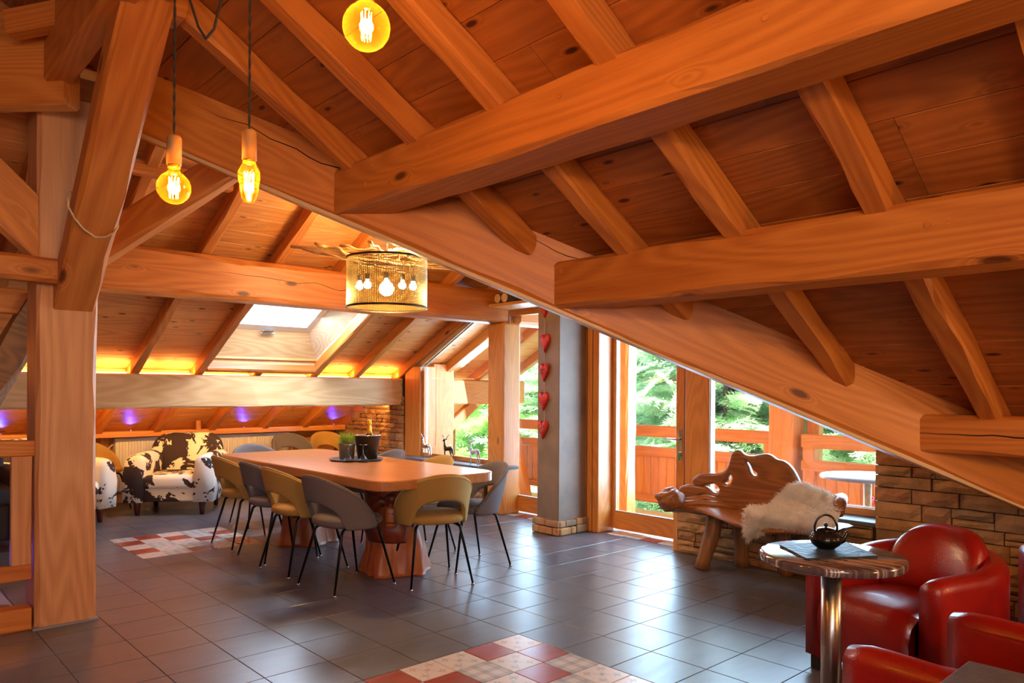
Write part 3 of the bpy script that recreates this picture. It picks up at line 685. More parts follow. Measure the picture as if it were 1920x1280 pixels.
def glazed_door(name, Y0, Y1, X, zt, hinge_left=True):
    d = empty(name, kind='structure')
    bar('frame', d, (X, Y0+.03, 0), (X, Y0+.03, zt+.06), .05, .09); bar('frame', d, (X, Y1-.03, 0), (X, Y1-.03, zt+.06), .05, .09); bar('frame', d, (X, Y0+.05, zt+.03), (X, Y1-.05, zt+.03), .06, .09)
    s = .088
    bar('stile', d, (X-.02, Y0-s/2, .03), (X-.02, Y0-s/2, zt), s, .07); bar('stile', d, (X-.02, Y1+s/2, .03), (X-.02, Y1+s/2, zt), s, .07)
    bar('rail', d, (X-.02, Y0-s, .11), (X-.02, Y1+s, .11), .17, .07); bar('rail', d, (X-.02, Y0-s, zt-.05), (X-.02, Y1+s, zt-.05), .10, .07)
    g = MB().box(X-.02, X-.012, Y1+s, Y0-s, .195, zt-.10); g.build('pane', 'glass', d)
    bar('gasket', d, (X-.045, Y0-s-.006, .2), (X-.045, Y0-s-.006, zt-.1), .012, .02, 'gasket'); bar('gasket', d, (X-.045, Y0-s, .2), (X-.045, Y1+s, .2), .010, .02, 'gasket')
    return d
d1 = glazed_door('door_1', .925, .13, 4.85, 2.30)
Y2a = -.625; Y2b = px(1286, 950, 'x', 4.83).y
d2 = glazed_door('door_2', Y2a, Y2b, 4.85, 2.30)
def handle(parent, Y, X, z, s):
    h = MB().box(X-.008, X, Y-.018, Y+.018, z-.16, z+.09, c=.004).build('handle_plate', 'chrome', parent)
    MB().tube([(X-.008, Y, z), (X-.055, Y, z), (X-.06, Y+s*.02, z), (X-.06, Y+s*.12, z)], .009, n=10).build('handle', 'chrome', h, True)
    MB().tube([(X-.005, Y, z-.12), (X-.03, Y, z-.12)], .006).build('key', 'chrome', h)
    MB().box(X-.035, X-.025, Y-.012, Y+.012, z-.19, z-.13, c=.003).build('key_tag', plain('green_tag', '#3f8f4a', .5), h)
handle(d1, .885, 4.795, .99, .9); handle(d2, px(1276, 815, 'x', 4.79).y, 4.795, .935, .9)
for z in (1.5, 1.0, .18): MB().tube([(4.80, Y2a+.005, z-.05), (4.80, Y2a+.005, z+.05)], .009, n=8).build('hinge', 'chrome', d2)
w2 = empty('window_2', kind='structure'); X = 4.74
ya = px(1328, 900, 'x', X).y; yb = -3.27
bar('frame', w2, (X, ya, .46), (X, ya, 2.1), .06, .08); bar('frame', w2, (X, yb+.02, .46), (X, yb+.02, 1.3), .06, .08); bar('frame', w2, (X, ya, .495), (X, yb, .495), .055, .08)
bar('frame', w2, (X, ya+.1, zV(ya)-.14), (X, yb, zV(yb)-.14), .12, .08)
bar('gasket', w2, (X-.03, ya-.04, .53), (X-.03, ya-.04, 2.0), .012, .02, 'gasket'); bar('gasket', w2, (X-.03, ya, .53), (X-.03, yb, .53), .01, .02, 'white_frame')
pg = MB(); slab(pg, [(X, ya-.03, .52), (X, yb+.04, .52), (X, yb+.04, zV(yb)-.15), (X, ya-.03, zV(ya)-.15)], (1, 0, 0), .008); pg.build('pane', 'glass', w2)
# skylight
w3 = empty('window_3', kind='structure')
o_ = [(SKX[0], SKY[1]), (SKX[1], SKY[1]), (SKX[1], SKY[0]), (SKX[0], SKY[0])]; i_ = [(2.24, 2.42), (3.15, 2.42), (3.15, 1.42), (2.24, 1.42)]
OUT = [Vector((a, b, zL(b)-.10)) for a, b in o_]; MID = [Vector((a, b, zL(b)+.04)) for a, b in o_]; INN = [Vector((a, b, zL(b)+.25)) for a, b in i_]
for k in range(4):
    j = (k+1) % 4
    for A_, B_, nm in ((OUT, MID, 'reveal_board'), (MID, INN, 'lining_board')):
        mb = MB(); nn = (A_[j]-A_[k]).cross(B_[k]-A_[k]); ctr = sum(INN, Vector())/4
        if nn.dot(ctr-A_[k]) > 0: nn = -nn
        slab(mb, [A_[k], A_[j], B_[j], B_[k]], nn, .02); mb.build(nm, 'pale' if k % 2 == 0 else 'pale_y', w3)
def roofrect(x0, x1, y0, y1, dz, t, name, mat):
    mb = MB(); slab(mb, [(x0, y0, zL(y0)+dz), (x1, y0, zL(y0)+dz), (x1, y1, zL(y1)+dz), (x0, y1, zL(y1)+dz)], UL, t); return mb.build(name, mat, w3)
for a in ((2.24, 2.31, 1.42, 2.42), (3.08, 3.15, 1.42, 2.42), (2.31, 3.08, 1.42, 1.49), (2.31, 3.08, 2.32, 2.42)): roofrect(*a, .25, .05, 'sash', 'white_frame')
roofrect(2.31, 3.08, 1.49, 2.32, .28, .01, 'pane', 'frosted')
mb = MB().box(2.60, 2.72, 2.37, 2.40, zL(2.38)+.215, zL(2.38)+.24, c=.006).tube([(2.58, 2.40, zL(2.40)+.21), (2.74, 2.40, zL(2.40)+.21)], .009); mb.build('handle', 'chrome', w3)

# ================================================================== FURNITURE AND THINGS
def roofcover():
    mb = MB(); slab(mb, [(-4, -.45, zL(-.45)+.05), (SKX[0]-.02, -.45, zL(-.45)+.05), (SKX[0]-.02, 4.6, zL(4.6)+.05), (-4, 4.6, zL(4.6)+.05)], UL, .05)
    slab(mb, [(SKX[1]+.02, -.56, zL(-.56)+.05), (6.8, -.56, zL(-.56)+.05), (6.8, 4.6, zL(4.6)+.05), (SKX[1]+.02, 4.6, zL(4.6)+.05)], UL, .05)
    slab(mb, [(SKX[0]-.02, SKY[1]+.02, zL(SKY[1]+.02)+.05), (SKX[1]+.02, SKY[1]+.02, zL(SKY[1]+.02)+.05), (SKX[1]+.02, 4.6, zL(4.6)+.05), (SKX[0]-.02, 4.6, zL(4.6)+.05)], UL, .05)
    slab(mb, [(SKX[0]-.02, -.56, zL(-.56)+.05), (SKX[1]+.02, -.56, zL(-.56)+.05), (SKX[1]+.02, SKY[0]-.02, zL(SKY[0])+.05), (SKX[0]-.02, SKY[0]-.02, zL(SKY[0])+.05)], UL, .05)
    mb.build('roof_covering', 'mortar', ceil_l)
    mb = MB(); slab(mb, [(-1.0, -8, zR(-1.0)+.05), (4.9, -8, zR(4.9)+.05), (4.9, -4.9, zR(4.9)+.05), (.2, -.2, zR(.2)+.05), (-1.0, -.2, zR(-1.0)+.05)], UR, .05); mb.build('roof_covering', 'mortar', ceil_r)
    mb = MB(); slab(mb, [(.2, -.5, zV(-.5)+.05), (6.8, -.5, zV(-.5)+.05), (6.8, -5, zV(-5)+.05), (4.8, -5, zV(-5)+.05)], UV, .05); mb.build('roof_covering', 'mortar', ceil_v)
roofcover()

# ---- dining chairs
def superdisc(cx, cy, rx, ry, z, n=32, p=2.4):
    out = []
    for k in range(n):
        a = 2*math.pi*k/n; c, s = math.cos(a), math.sin(a)
        out.append((cx+rx*math.copysign(abs(c)**(2/p), c), cy+ry*math.copysign(abs(s)**(2/p), s), z))
    return out
def chair_meshes():
    d = {}
    mb = MB(); P = []
    for s, z in ((.55, .425), (.86, .428), (.97, .44), (1.0, .458), (.985, .476), (.93, .487), (.75, .492), (.4, .495), (.02, .496)):
        P.append(superdisc(.025, 0, .235*s, .232*s, z))
    mb.grid(P, close_v=True); mb.f.append(tuple(range(32))[::-1]); d['seat'] = mb
    mb = MB(); P = []; n = 44; F = 108; hole = 50; t = .028
    for i in range(n+1):
        ph = -F+2*F*i/n; a = abs(ph)/F; pr = R(ph)
        top = .440+.355*(max(0, 1-a**1.9))**.85; top = max(top, .475)
        bot = .418 if abs(ph) > hole else .418+.185*(1-(abs(ph)/hole)**2.4)**.5
        bot = min(bot, top-.03)
        def pt(z, off):
            k = (z-.42)/.38; rr = .238+.055*k+off
            return (.03-rr*math.cos(pr)*(1+.10*k*math.cos(pr)), rr*math.sin(pr), z)
        r = [pt(bot, 0), pt(bot+.006, t*.5), pt(bot+.02, t*.6)]
        for q in (.25, .5, .75): r.append(pt(bot+(top-bot)*q, t*.6))
        r += [pt(top-.018, t*.6), pt(top-.004, t*.4), pt(top, 0), pt(top-.004, -t*.4), pt(top-.018, -t*.6)]
        for q in (.75, .5, .25): r.append(pt(bot+(top-bot)*q, -t*.6))
        r += [pt(bot+.02, -t*.6), pt(bot+.006, -t*.5)]
        P.append(r)
    mb.grid(P, close_v=True); k = len(P[0]); mb.f.append(tuple(range(k))); mb.f.append(tuple(n*k+i for i in range(k))[::-1]); d['backrest'] = mb
    mb = MB(); mb.tube([P[i][6] for i in range(3, n-2)], .0045, n=6); d['piping'] = mb
    legs = []
    for sx in (-1, 1):
        for sy in (-1, 1):
            x0, y0 = .025+sx*.10, sy*.13; x1, y1 = .02+sx*.245, sy*.225
            pth = [(x0, y0, .418)]
            for q in range(1, 6):
                a = q/5*math.pi/2; pth.append((x0+(x1-x0)*.38*math.sin(a), y0+(y1-y0)*.38*math.sin(a), .418-.035*(1-math.cos(a))))
            pth.append((x1, y1, .012)); rad = [.0105]*6+[.0075]
            legs.append((MB().tube(pth, rad, n=10), MB().tube([(x1, y1, .012), (x1, y1, 0)], [.009, .013], n=12)))
    d['legs'] = legs
    return d
CM = chair_meshes()
def make_chair(fab, pip):
    t = empty('dining_chair')
    CM['seat'].build('seat', fab, t, True); b = CM['backrest'].build('backrest', fab, t, True); CM['piping'].build('piping', pip, b, True)
    for l, c in CM['legs']:
        o = l.build('leg', 'black_metal', t, True); c.build('foot_cap', 'silver', o, True)
    return t
proto = {'y': make_chair('yellow_fabric', 'yellow_piping'), 'g': make_chair('grey_fabric', 'grey_fabric')}; used = set()
def chair(kind, x, y, deg, label):
    t = proto[kind] if kind not in used else copy_tree(proto[kind]); used.add(kind)
    t.location = (x, y, 0); t.rotation_euler = (0, 0, R(deg)); tag(t, label, 'chair', 'dining chairs with cut-out backs')
chair('g', 1.80, -.76, 4, 'grey dining chair nearest the camera on the long left side of the table')
chair('y', 1.80, -.12, 2, 'mustard dining chair second from the front on the left side of the table')
chair('g', 1.84, .38, 3, 'dark grey dining chair between two mustard ones on the left side of the table')
chair('y', 1.86, 1.02, 0, 'mustard dining chair at the far left corner of the table, by the cow-hide armchair')
chair('y', 2.34, -1.06, 72, 'mustard dining chair at the near end of the table, its back to the camera')
chair('g', 2.86, -.86, 172, 'grey dining chair on the right side, nearest the near right corner of the table')
chair('y', 2.86, -.16, 178, 'mustard dining chair on the right side, its rounded top in front of the low sill')
chair('g', 2.90, .62, 180, 'grey dining chair on the far right side, only its blue-grey top above the table')
chair('y', 2.92, 1.30, 182, 'pale mustard dining chair peeping out right of the ice bucket')
chair('g', 2.35, 1.86, -92, 'grey dining chair at the far end of the table, only its top edge seen')
chair('g', 3.55, 3.55, -92, 'brown-grey dining chair standing against the wall right of the radiator')
chair('y', 4.08, 3.55, -95, 'mustard dining chair against the wall beside the stone corner')
chair('y', 1.32, 3.78, -60, 'bright mustard chair against the wall left of the radiator, half behind the post')

# ---- dining table on two carved trunks
tb = empty('dining_table', (2.32, .17, 0), 0, 'long wooden dining table with rounded corners on carved tree-trunk bases', 'table')
def rrect(hx, hy, r, z, n=8):
    out = []
    for cx0, cy0, a0 in ((hx-r, hy-r, 0), (-hx+r, hy-r, 90), (-hx+r, -hy+r, 180), (hx-r, -hy+r, 270)):
        for k in range(n+1): a = R(a0+90*k/n); out.append((cx0+r*math.cos(a), cy0+r*math.sin(a), z))
    return out
nb = 6; wb = 1.05/nb                                                   # glued-up boards, the outer ones carry the rounded corners
full = [rrect(.525-i_, 1.38-i_, .13, z_) for i_, z_ in ((.006, .690), (0, .697), (0, .753), (.006, .760))]
mb = MB().grid(full, close_v=True); n_ = len(full[0]); mb.f.append(tuple(range(n_))[::-1]); mb.f.append(tuple(3*n_+i for i in range(n_)))
top_o = mb.build('tabletop', 'tablewood', tb)
def pedestal(y, seed):
    n, k = 44, 26; P = []
    for i in range(k+1):
        z = .685*i/k; f = z/.685; r = []
        for j in range(n):
            a = 2*math.pi*j/n
            base = .255-.075*math.sin(min(1, f*1.3)*math.pi/2)+.02*max(0, f-.55)*2
            lobe = .030*math.cos(a*5+seed)*(1-f)**1.3+.020*math.cos(a*3+seed*2+f*5)*(.3+f)
            foot = -.05*max(0, math.cos(a*5+seed*1.7))**6*max(0, .45-f)*2.2
            nn = .016*mnoise.noise(Vector((math.cos(a)*2+seed, math.sin(a)*2, z*7)))
            q = base+lobe+foot+nn; r.append((q*math.cos(a)*1.05, y+q*math.sin(a), z if i else max(0, .004*math.sin(j*2.7))))
        P.append(r)
    mb = MB().grid(P, close_v=True); mb.f.append(tuple(range(n))[::-1]); mb.f.append(tuple(k*n+i for i in range(n)))
    o = mb.build('pedestal', 'carved', tb, True)
    # stained carved figure: antler arms spreading up to the table top and a long muzzle
    mb = MB(); P = []
    for i in range(19):
        z = .25+.42*i/18; f = i/18; r = []
        for j in range(22):
            a = R(180)+R(75)*(j/21*2-1)+seed*.0
            low = z < .30+.035*math.sin(j*.9)
            q = .255-.075*math.sin(min(1, z/.685*1.3)*math.pi/2)+.052+.010*math.cos(j*1.3)*f+.03*max(0, f-.6)-.04*(1-min(1, f*6))
            a2 = a+R(40)*0
            r.append((q*math.cos(a2)*.92, y+q*math.sin(a2)*.92, z))
        P.append(r)
    mb.grid(P)
    c = mb.build('carved_figure', 'carved_dark', o, True); s = c.modifiers.new('solid', 'SOLIDIFY'); s.thickness = .02; s.offset = -1
    c.rotation_euler = (0, 0, 0)
    return o
pA = pedestal(-.80, 1.1); pB = pedestal(.62, 3.0)
# muzzle and brows of the carved animal, facing the camera
fx, fy = -.17, -.80-.20; dirv = Vector((-.62, -.78, 0))
def T_at(c, d):
    x = d.normalized(); z = Vector((0, 0, 1)); y = z.cross(x); return Matrix(((x.x, y.x, z.x, c[0]), (x.y, y.y, z.y, c[1]), (x.z, y.z, z.z, c[2]), (0, 0, 0, 1)))
TT = T_at((-.13, -.80-.13, 0), dirv)
mz = MB().box(-.05, .085, -.045, .045, .36, .52, c=.025, T=TT).build('muzzle', 'carved', pA, True)
mb = MB()
for s in (-1, 1):
    mb.tube([TT @ Vector((.03, s*.02, .54)), TT @ Vector((.05, s*.07, .56)), TT @ Vector((.02, s*.13, .50)), TT @ Vector((-.02, s*.15, .36))], [.03, .032, .03, .015], n=10)
    mb.tube([TT @ Vector((.0, s*.06, .60)), TT @ Vector((.02, s*.16, .64)), TT @ Vector((-.05, s*.24, .675))], [.03, .035, .03], n=10)
mb.ball(TT @ Vector((.02, 0, .575)), .06, sq=(1, 1.1, .7)); mb.build('brow', 'carved_dark', pA, True)
mb = MB()
for s in (-1, 1): mb.ball(TT @ Vector((.075, s*.055, .525)), .009, 8, 6)
mb.build('eye', 'iron', pA, True)
mb = MB()
for s in (-1, 1): mb.ball(TT @ Vector((.084, s*.012, .47)), .005, 8, 6)
mb.tube([TT @ Vector((.086, -.03, .40)), TT @ Vector((.088, 0, .405)), TT @ Vector((.086, .03, .40))], .003, n=6); mb.build('nostril', 'black', mz, True)

# ---- on the table
Zt = .7605
tc_ = px(668, 862, 'z', .76)
t = tag(MB().lathe([(.001, 0), (.20, 0), (.225, .010), (.228, .014), (.222, .014), (.20, .005), (.001, .005)], 48).build('round_tray', 'tray', None, True), 'round grey tray in the middle of the dining table', 'tray'); t.location = (tc_.x, tc_.y, Zt)
bk = empty('ice_bucket', px(686, 861, 'z', .765)+Vector((.05, .06, .001)), 0, 'dark bronze ice bucket on the tray, a gold-necked bottle in it', 'bucket')
MB().lathe([(.001, 0), (.085, 0), (.108, .20), (.112, .203), (.108, .206), (.102, .2), (.08, .012), (.001, .012)], 40).build('body', 'bucket', bk, True)
MB().lathe([(.107, .198), (.113, .201), (.113, .207), (.105, .207)], 40).build('rim', 'chrome', bk, True)
bt = empty('champagne_bottle', bk.location+Vector((.012, -.012, .014)), 0, 'bottle with gold foil neck standing in the ice bucket', 'bottle')
MB().lathe([(.001, 0), (.042, 0), (.044, .02), (.044, .13), (.038, .17), (.026, .205), (.019, .225)], 28).build('body', 'bottle', bt, True)
MB().lathe([(.027, .203), (.019, .235), (.0165, .27), (.0165, .285), (.019, .287), (.019, .297), (.0165, .300), (.0175, .315), (.014, .325), (.001, .328)], 28).build('foil', 'gold', bt, True)
pt_ = empty('potted_plant', px(650, 861, 'z', .765)+Vector((.03, .05, .001)), 0, 'small spiky green plant in a grey square-shouldered pot on the tray', 'plant')
MB().lathe([(.001, 0), (.062, 0), (.072, .13), (.074, .133), (.069, .133), (.066, .115), (.001, .115)], 32).build('pot', 'pot', pt_, True)
mb = MB()
for k in range(420):
    a = rnd.uniform(0, 6.283); el = rnd.uniform(.25, 1.5); r0 = rnd.uniform(0, .045); st = Vector((r0*math.cos(a), r0*math.sin(a), rnd.uniform(.115, .17)))
    d = Vector((math.cos(a)*math.cos(el), math.sin(a)*math.cos(el), math.sin(el))); l = rnd.uniform(.06, .10); s = d.cross(Vector((.3, .2, 1))).normalized()*.0022
    mb.add([st-s, st+s, st+d*l], [(0, 1, 2)]); s2 = d.cross(s).normalized()*.0022; mb.add([st-s2, st+s2, st+d*l], [(0, 1, 2)])
tag(mb.build('needles', 'green_needle', pt_), kind='stuff')
def martini(loc, label):
    g = empty('cocktail_glass', loc, 0, label, 'glass', 'upturned cocktail glasses on the tray')
    MB().lathe([(.050, 0), (.0515, 0), (.006, .062), (.004, .066), (.0035, .066), (.0048, .060)], 32).build('bowl', 'glassware', g, True)
    MB().lathe([(.0045, .064), (.0035, .075), (.0035, .13), (.006, .138)], 16).build('stem', 'glassware', g, True)
    MB().lathe([(.006, .137), (.034, .143), (.036, .145), (.03, .146), (.001, .146)], 32).build('foot', 'glassware', g, True)
martini(px(653, 866, 'z', .766), 'upturned clear cocktail glass in front of the plant pot')
martini(px(681, 866, 'z', .766), 'upturned clear cocktail glass in front of the ice bucket')
martini(px(667, 857, 'z', .766)+Vector((.0, .0, 0)), 'third clear cocktail glass between pot and bucket, mostly hidden')

# ---- chandelier
cx_, cy_ = 2.32, -.48
ch = empty('chandelier', (cx_, cy_, 0), 0, 'drum chandelier of woven metal mesh with driftwood on top, over the table', 'chandelier')
Rd, zb, zt = .308, 2.0, 2.375
mb = MB()
nv, nh = 110, 40
for k in range(nv):
    a = 2*math.pi*k/nv; w_ = .0024
    p = [(Rd*math.cos(a-w_/Rd), Rd*math.sin(a-w_/Rd)), (Rd*math.cos(a+w_/Rd), Rd*math.sin(a+w_/Rd)), ((Rd-.003)*math.cos(a), (Rd-.003)*math.sin(a))]
    mb.add([(x, y, zb) for x, y in p]+[(x, y, zt) for x, y in p], [(0, 1, 4, 3), (1, 2, 5, 4), (2, 0, 3, 5)])
for k in range(nh):
    z = zb+(zt-zb)*(k+.5)/nh; P = [[(r*math.cos(2*math.pi*j/72), r*math.sin(2*math.pi*j/72), z+dz) for j in range(72)] for r, dz in ((Rd+.001, -.0018), (Rd+.0025, 0), (Rd+.001, .0018))]
    mb.grid(P, close_v=True)
tag(mb.build('mesh_shade', 'mesh_metal', ch), kind='stuff')
for z in (zb, zt): MB().lathe([(Rd-.004, z-.008), (Rd+.004, z-.008), (Rd+.004, z+.008), (Rd-.004, z+.008), (Rd-.004, z-.008)], 72).build('rim', 'mesh_rim', ch, True)
def bulb(parent, x, y, z, r, cord=True, rr=None):
    o = MB().ball((x, y, z), r, 20, 12).lathe([(r*.55, r*.8), (.016, r*1.2), (.015, r*1.45)], 16, (x, y, z)).build('bulb', 'bulb_white', parent, True)
    s = MB().lathe([(.001, 0), (.019, 0), (.019, .045), (.001, .05)], 16, (x, y, z+r*1.4)).build('lamp_socket', 'cord', o, True)
    if cord:
        d = Vector((x, y, 0)).normalized()*.05 if (x or y) else Vector((0, 0, 0))
        MB().tube([(x, y, z+r*1.4+.045), (x, y, z+r*1.4+.10), (x-d.x*.6, y-d.y*.6, z+r*1.4+.145), (x-d.x*1.6, y-d.y*1.6, z+r*1.4+.13), (x-d.x*2, y-d.y*2, z+.22)], .003, n=6).build('cable', 'cord', o, True)
sr = _r
for du, dd, dz, r in ((0, -.02, 2.145, .058), (-.225, .06, 2.175, .030), (-.135, -.08, 2.165, .031), (.105, .09, 2.185, .031), (.205, -.03, 2.16, .030)):
    p = sr*du+_f*dd; bulb(ch, p.x, p.y, dz, r)
lamp('POINT', 'chandelier_light', (cx_, cy_, 2.13), 120, (1, .66, .28), .07); lamp('POINT', 'chandelier_upper_light', (cx_, cy_, 2.52), 34, (1, .66, .28), .09)
MB().tube([(0, 0, 2.42), (0, 0, zL(cy_)+.0)], .006).build('hanging_rod', 'cord', ch)
dr = []
for u0, v0, u1, v1, s0, s1, r in ((545, 464, 790, 478, .05, -.05, .016), (575, 459, 700, 486, .12, 0, .015), (590, 455, 660, 478, -.08, -.02, .016), (637, 460, 740, 476, -.15, .02, .017), (690, 452, 722, 486, -.2, 0, .019),
        (755, 462, 715, 480, .1, .1, .014), (570, 470, 850, 498, -.05, .05, .014), (690, 484, 855, 503, .08, .1, .013), (765, 474, 745, 486, -.15, 0, .012), (600, 474, 700, 497, -.2, 0, .012), (700, 470, 830, 490, .25, .2, .013), (660, 492, 770, 512, -.05, -.08, .011)):
    c0 = Vector((cx_, cy_, 0)); nn = Vector((_f.x, _f.y, 0)); D = nn.dot(c0)
    a = pn(u0, v0, nn, D+s0); b = pn(u1, v1, nn, D+s1); n = 9; pth = []; sd = rnd.random()*30
    for i in range(n+1):
        f = i/n; q = a.lerp(b, f)+Vector((mnoise.noise(Vector((sd, i*.45, 0))), mnoise.noise(Vector((sd, 5, i*.45))), mnoise.noise(Vector((i*.45, sd, 9)))))*.03; pth.append(q-Vector((cx_, cy_, 0)))
    MB().tube(pth, [r*(.9+.3*mnoise.noise(Vector((sd, i, 1))))*(1 if 0 < i < n else .75) for i in range(n+1)], n=9).build('driftwood_stick', 'drift', ch, True)

# ---- pendant bulbs with visible filaments
def pendant(u, v, dep, kind, label, top=None):
    q = _f + _r*((u-960)/FPX) - _u*((v-CY)/FPX); c = CAM+q*dep
    p = empty('pendant_bulb', c, 0, label, 'pendant lamp', 'pendant filament bulbs')
    if kind == 'big': r = .0625; prof = [(.001, -r)]+[(r*math.cos(a), r*math.sin(a)) for a in np.linspace(-1.5, 1.25, 22)]+[(.018, .070), (.018, .082)]; fh, zs = .036, .08
    elif kind == 'globe': r = .0475; prof = [(.001, -r)]+[(r*math.cos(a), r*math.sin(a)) for a in np.linspace(-1.5, 1.15, 20)]+[(.016, .052), (.015, .060)]; fh, zs = .030, .058
    else: prof = [(.001, -.062), (.014, -.060), (.021, -.048), (.026, -.025), (.031, .01), (.031, .028), (.024, .042), (.020, .050), (.019, .056)]; fh, zs = .026, .054
    MB().lathe(prof, 32).build('glass_globe', 'amber_glass', p, True)
    f = MB()
    for k in range(9):
        a = 2*math.pi*k/9; ra, rb = .012, .014
        f.tube([(ra*math.cos(a), ra*math.sin(a), -fh), (rb*math.cos(a+.5), rb*math.sin(a+.5), fh)], .0013, n=5)
    f.build('filament', 'filament', p, True)
    MB().tube([(0, 0, fh), (0, 0, zs)], .004).build('filament_stem', 'glassware', p)
    MB().lathe([(.001, zs), (.0175, zs), (.0175, zs+.012), (.001, zs+.013)], 20).build('cap', 'gold', p, True)
    MB().lathe([(.001, zs+.010), (.021, zs+.010), (.021, zs+.088), (.017, zs+.096), (.001, zs+.097)], 24).build('socket', 'socket', p, True)
    zt_ = zR(c.x)-c.z; n = int((zt_-zs-.09)/.012); tw = MB()
    for s in (0, math.pi):
        tw.tube([(.0022*math.cos(i*.9+s), .0022*math.sin(i*.9+s), zs+.09+i*.012) for i in range(n+1)], .0022, n=5)
    tw.build('twisted_cord', 'cord', p, True)
    MB().lathe([(.001, zt_-.03), (.045, zt_-.03), (.05, zt_-.02), (.05, zt_), (.001, zt_)], 24).build('canopy', 'black_metal', p, True)
    lamp('POINT', 'pendant_light', c, {'big': 15, 'globe': 8, 'st': 8}[kind], (1, .56, .16), .02)
    return p
pendant(687, 50, 1.98, 'big', 'large round amber bulb at the top centre of the view')
pendant(326, 352, 2.2, 'globe', 'round amber filament bulb hanging before the leaning strut')
pendant(467, 340, 2.2, 'st', 'slim pear-shaped amber filament bulb right of the round one')
q = lambda u, v: CAM+(_f + _r*((u-960)/FPX) - _u*((v-CY)/FPX))*2.25
pts = [q(350, -160), q(352, -60), q(356, 0), q(372, 50), q(386, 73), q(401, 55), q(415, 0), q(420, -60), q(423, -160)]
pth = []
for i in range(len(pts)-1):
    for k in range(6): pth.append(pts[i].lerp(pts[i+1], k/6))
tag(MB().tube(pth, .0042, n=6).build('cord_loop', 'cord', None, True), 'slack loop of black twisted cord hanging between the two pendant cords', 'cord')
# rope round the strut
pr_ = lambda u, v, o=.007: pn(u, v, STN, STN.dot(S0)-o)
pts = [pr_(133, 360, -.08), pr_(127, 372, -.02)]+[pr_(u, v) for u, v in ((128, 388), (140, 410), (157, 430), (178, 444), (198, 444), (214, 436))]+[pr_(221, 425, -.02), pr_(221, 410, -.09)]
pth = []
for i in range(len(pts)-1):
    for k in range(5): pth.append(pts[i].lerp(pts[i+1], k/5))
tag(MB().tube(pth, .0055, n=8).build('rope', 'rope', None, True), 'pale rope slung round the leaning strut', 'rope')

# ---- radiator
rd_ = empty('radiator', (0, 0, 0), 0, 'long white ribbed panel radiator under the ledge on the left wall', 'radiator')
mb = MB().box(1.61, 3.77, 4.17, 4.27, .145, .765, c=.006); mb.build('panel', 'white', rd_)
mb = MB(); k = 0; x = 1.66
while x < 3.74:
    mb.box(x-.011, x+.011, 4.158, 4.175, .19, .735, c=.004); x += .0335
tag(mb.build('ribs', 'white', rd_), kind='stuff')
MB().box(1.60, 3.78, 4.16, 4.28, .762, .775, c=.003).build('top_grille', 'white', rd_)
MB().lathe([(.001, 0), (.028, 0), (.030, .02), (.027, .07), (.001, .075)], 20).build('thermostat_knob', 'white', rd_, True); bpy.data.objects['thermostat_knob'].location = (3.84, 4.2, .735); bpy.data.objects['thermostat_knob'].rotation_euler = (R(90), 0, 0)
MB().tube([(3.84, 4.22, .735), (3.84, 4.24, .4), (3.84, 4.24, .02)], .009).tube([(1.56, 4.24, .02), (1.56, 4.24, .66), (1.60, 4.24, .70)], .009).build('pipe', 'white', rd_, True)
# blue spots on the ledge
for X, l in ((.478, 'blue light spot on the ledge at the far left behind the post'), (1.745, 'blue light spot on the ledge above the cow-hide armchair'), (3.09, 'blue light spot on the ledge above the right part of the radiator'), (4.385, 'blue light spot on the ledge next to the stone corner')):
    s = empty('blue_spot', (X, 4.05, .863), 0, l, 'spotlight', 'blue spots on the ledge'); MB().lathe([(.001, 0), (.018, 0), (.018, .006), (.013, .008)], 20).build('ring', 'chrome', s, True); MB().lathe([(.012, .007), (.001, .009)], 16).build('lens', 'led_blue', s, True)
    lamp('SPOT', 'blue_light', (X, 4.04, .878), 4.5, (.03, .05, 1), .004, look=(X-.02, 3.93, 1.02), spot_size=R(95), spot_blend=.9)

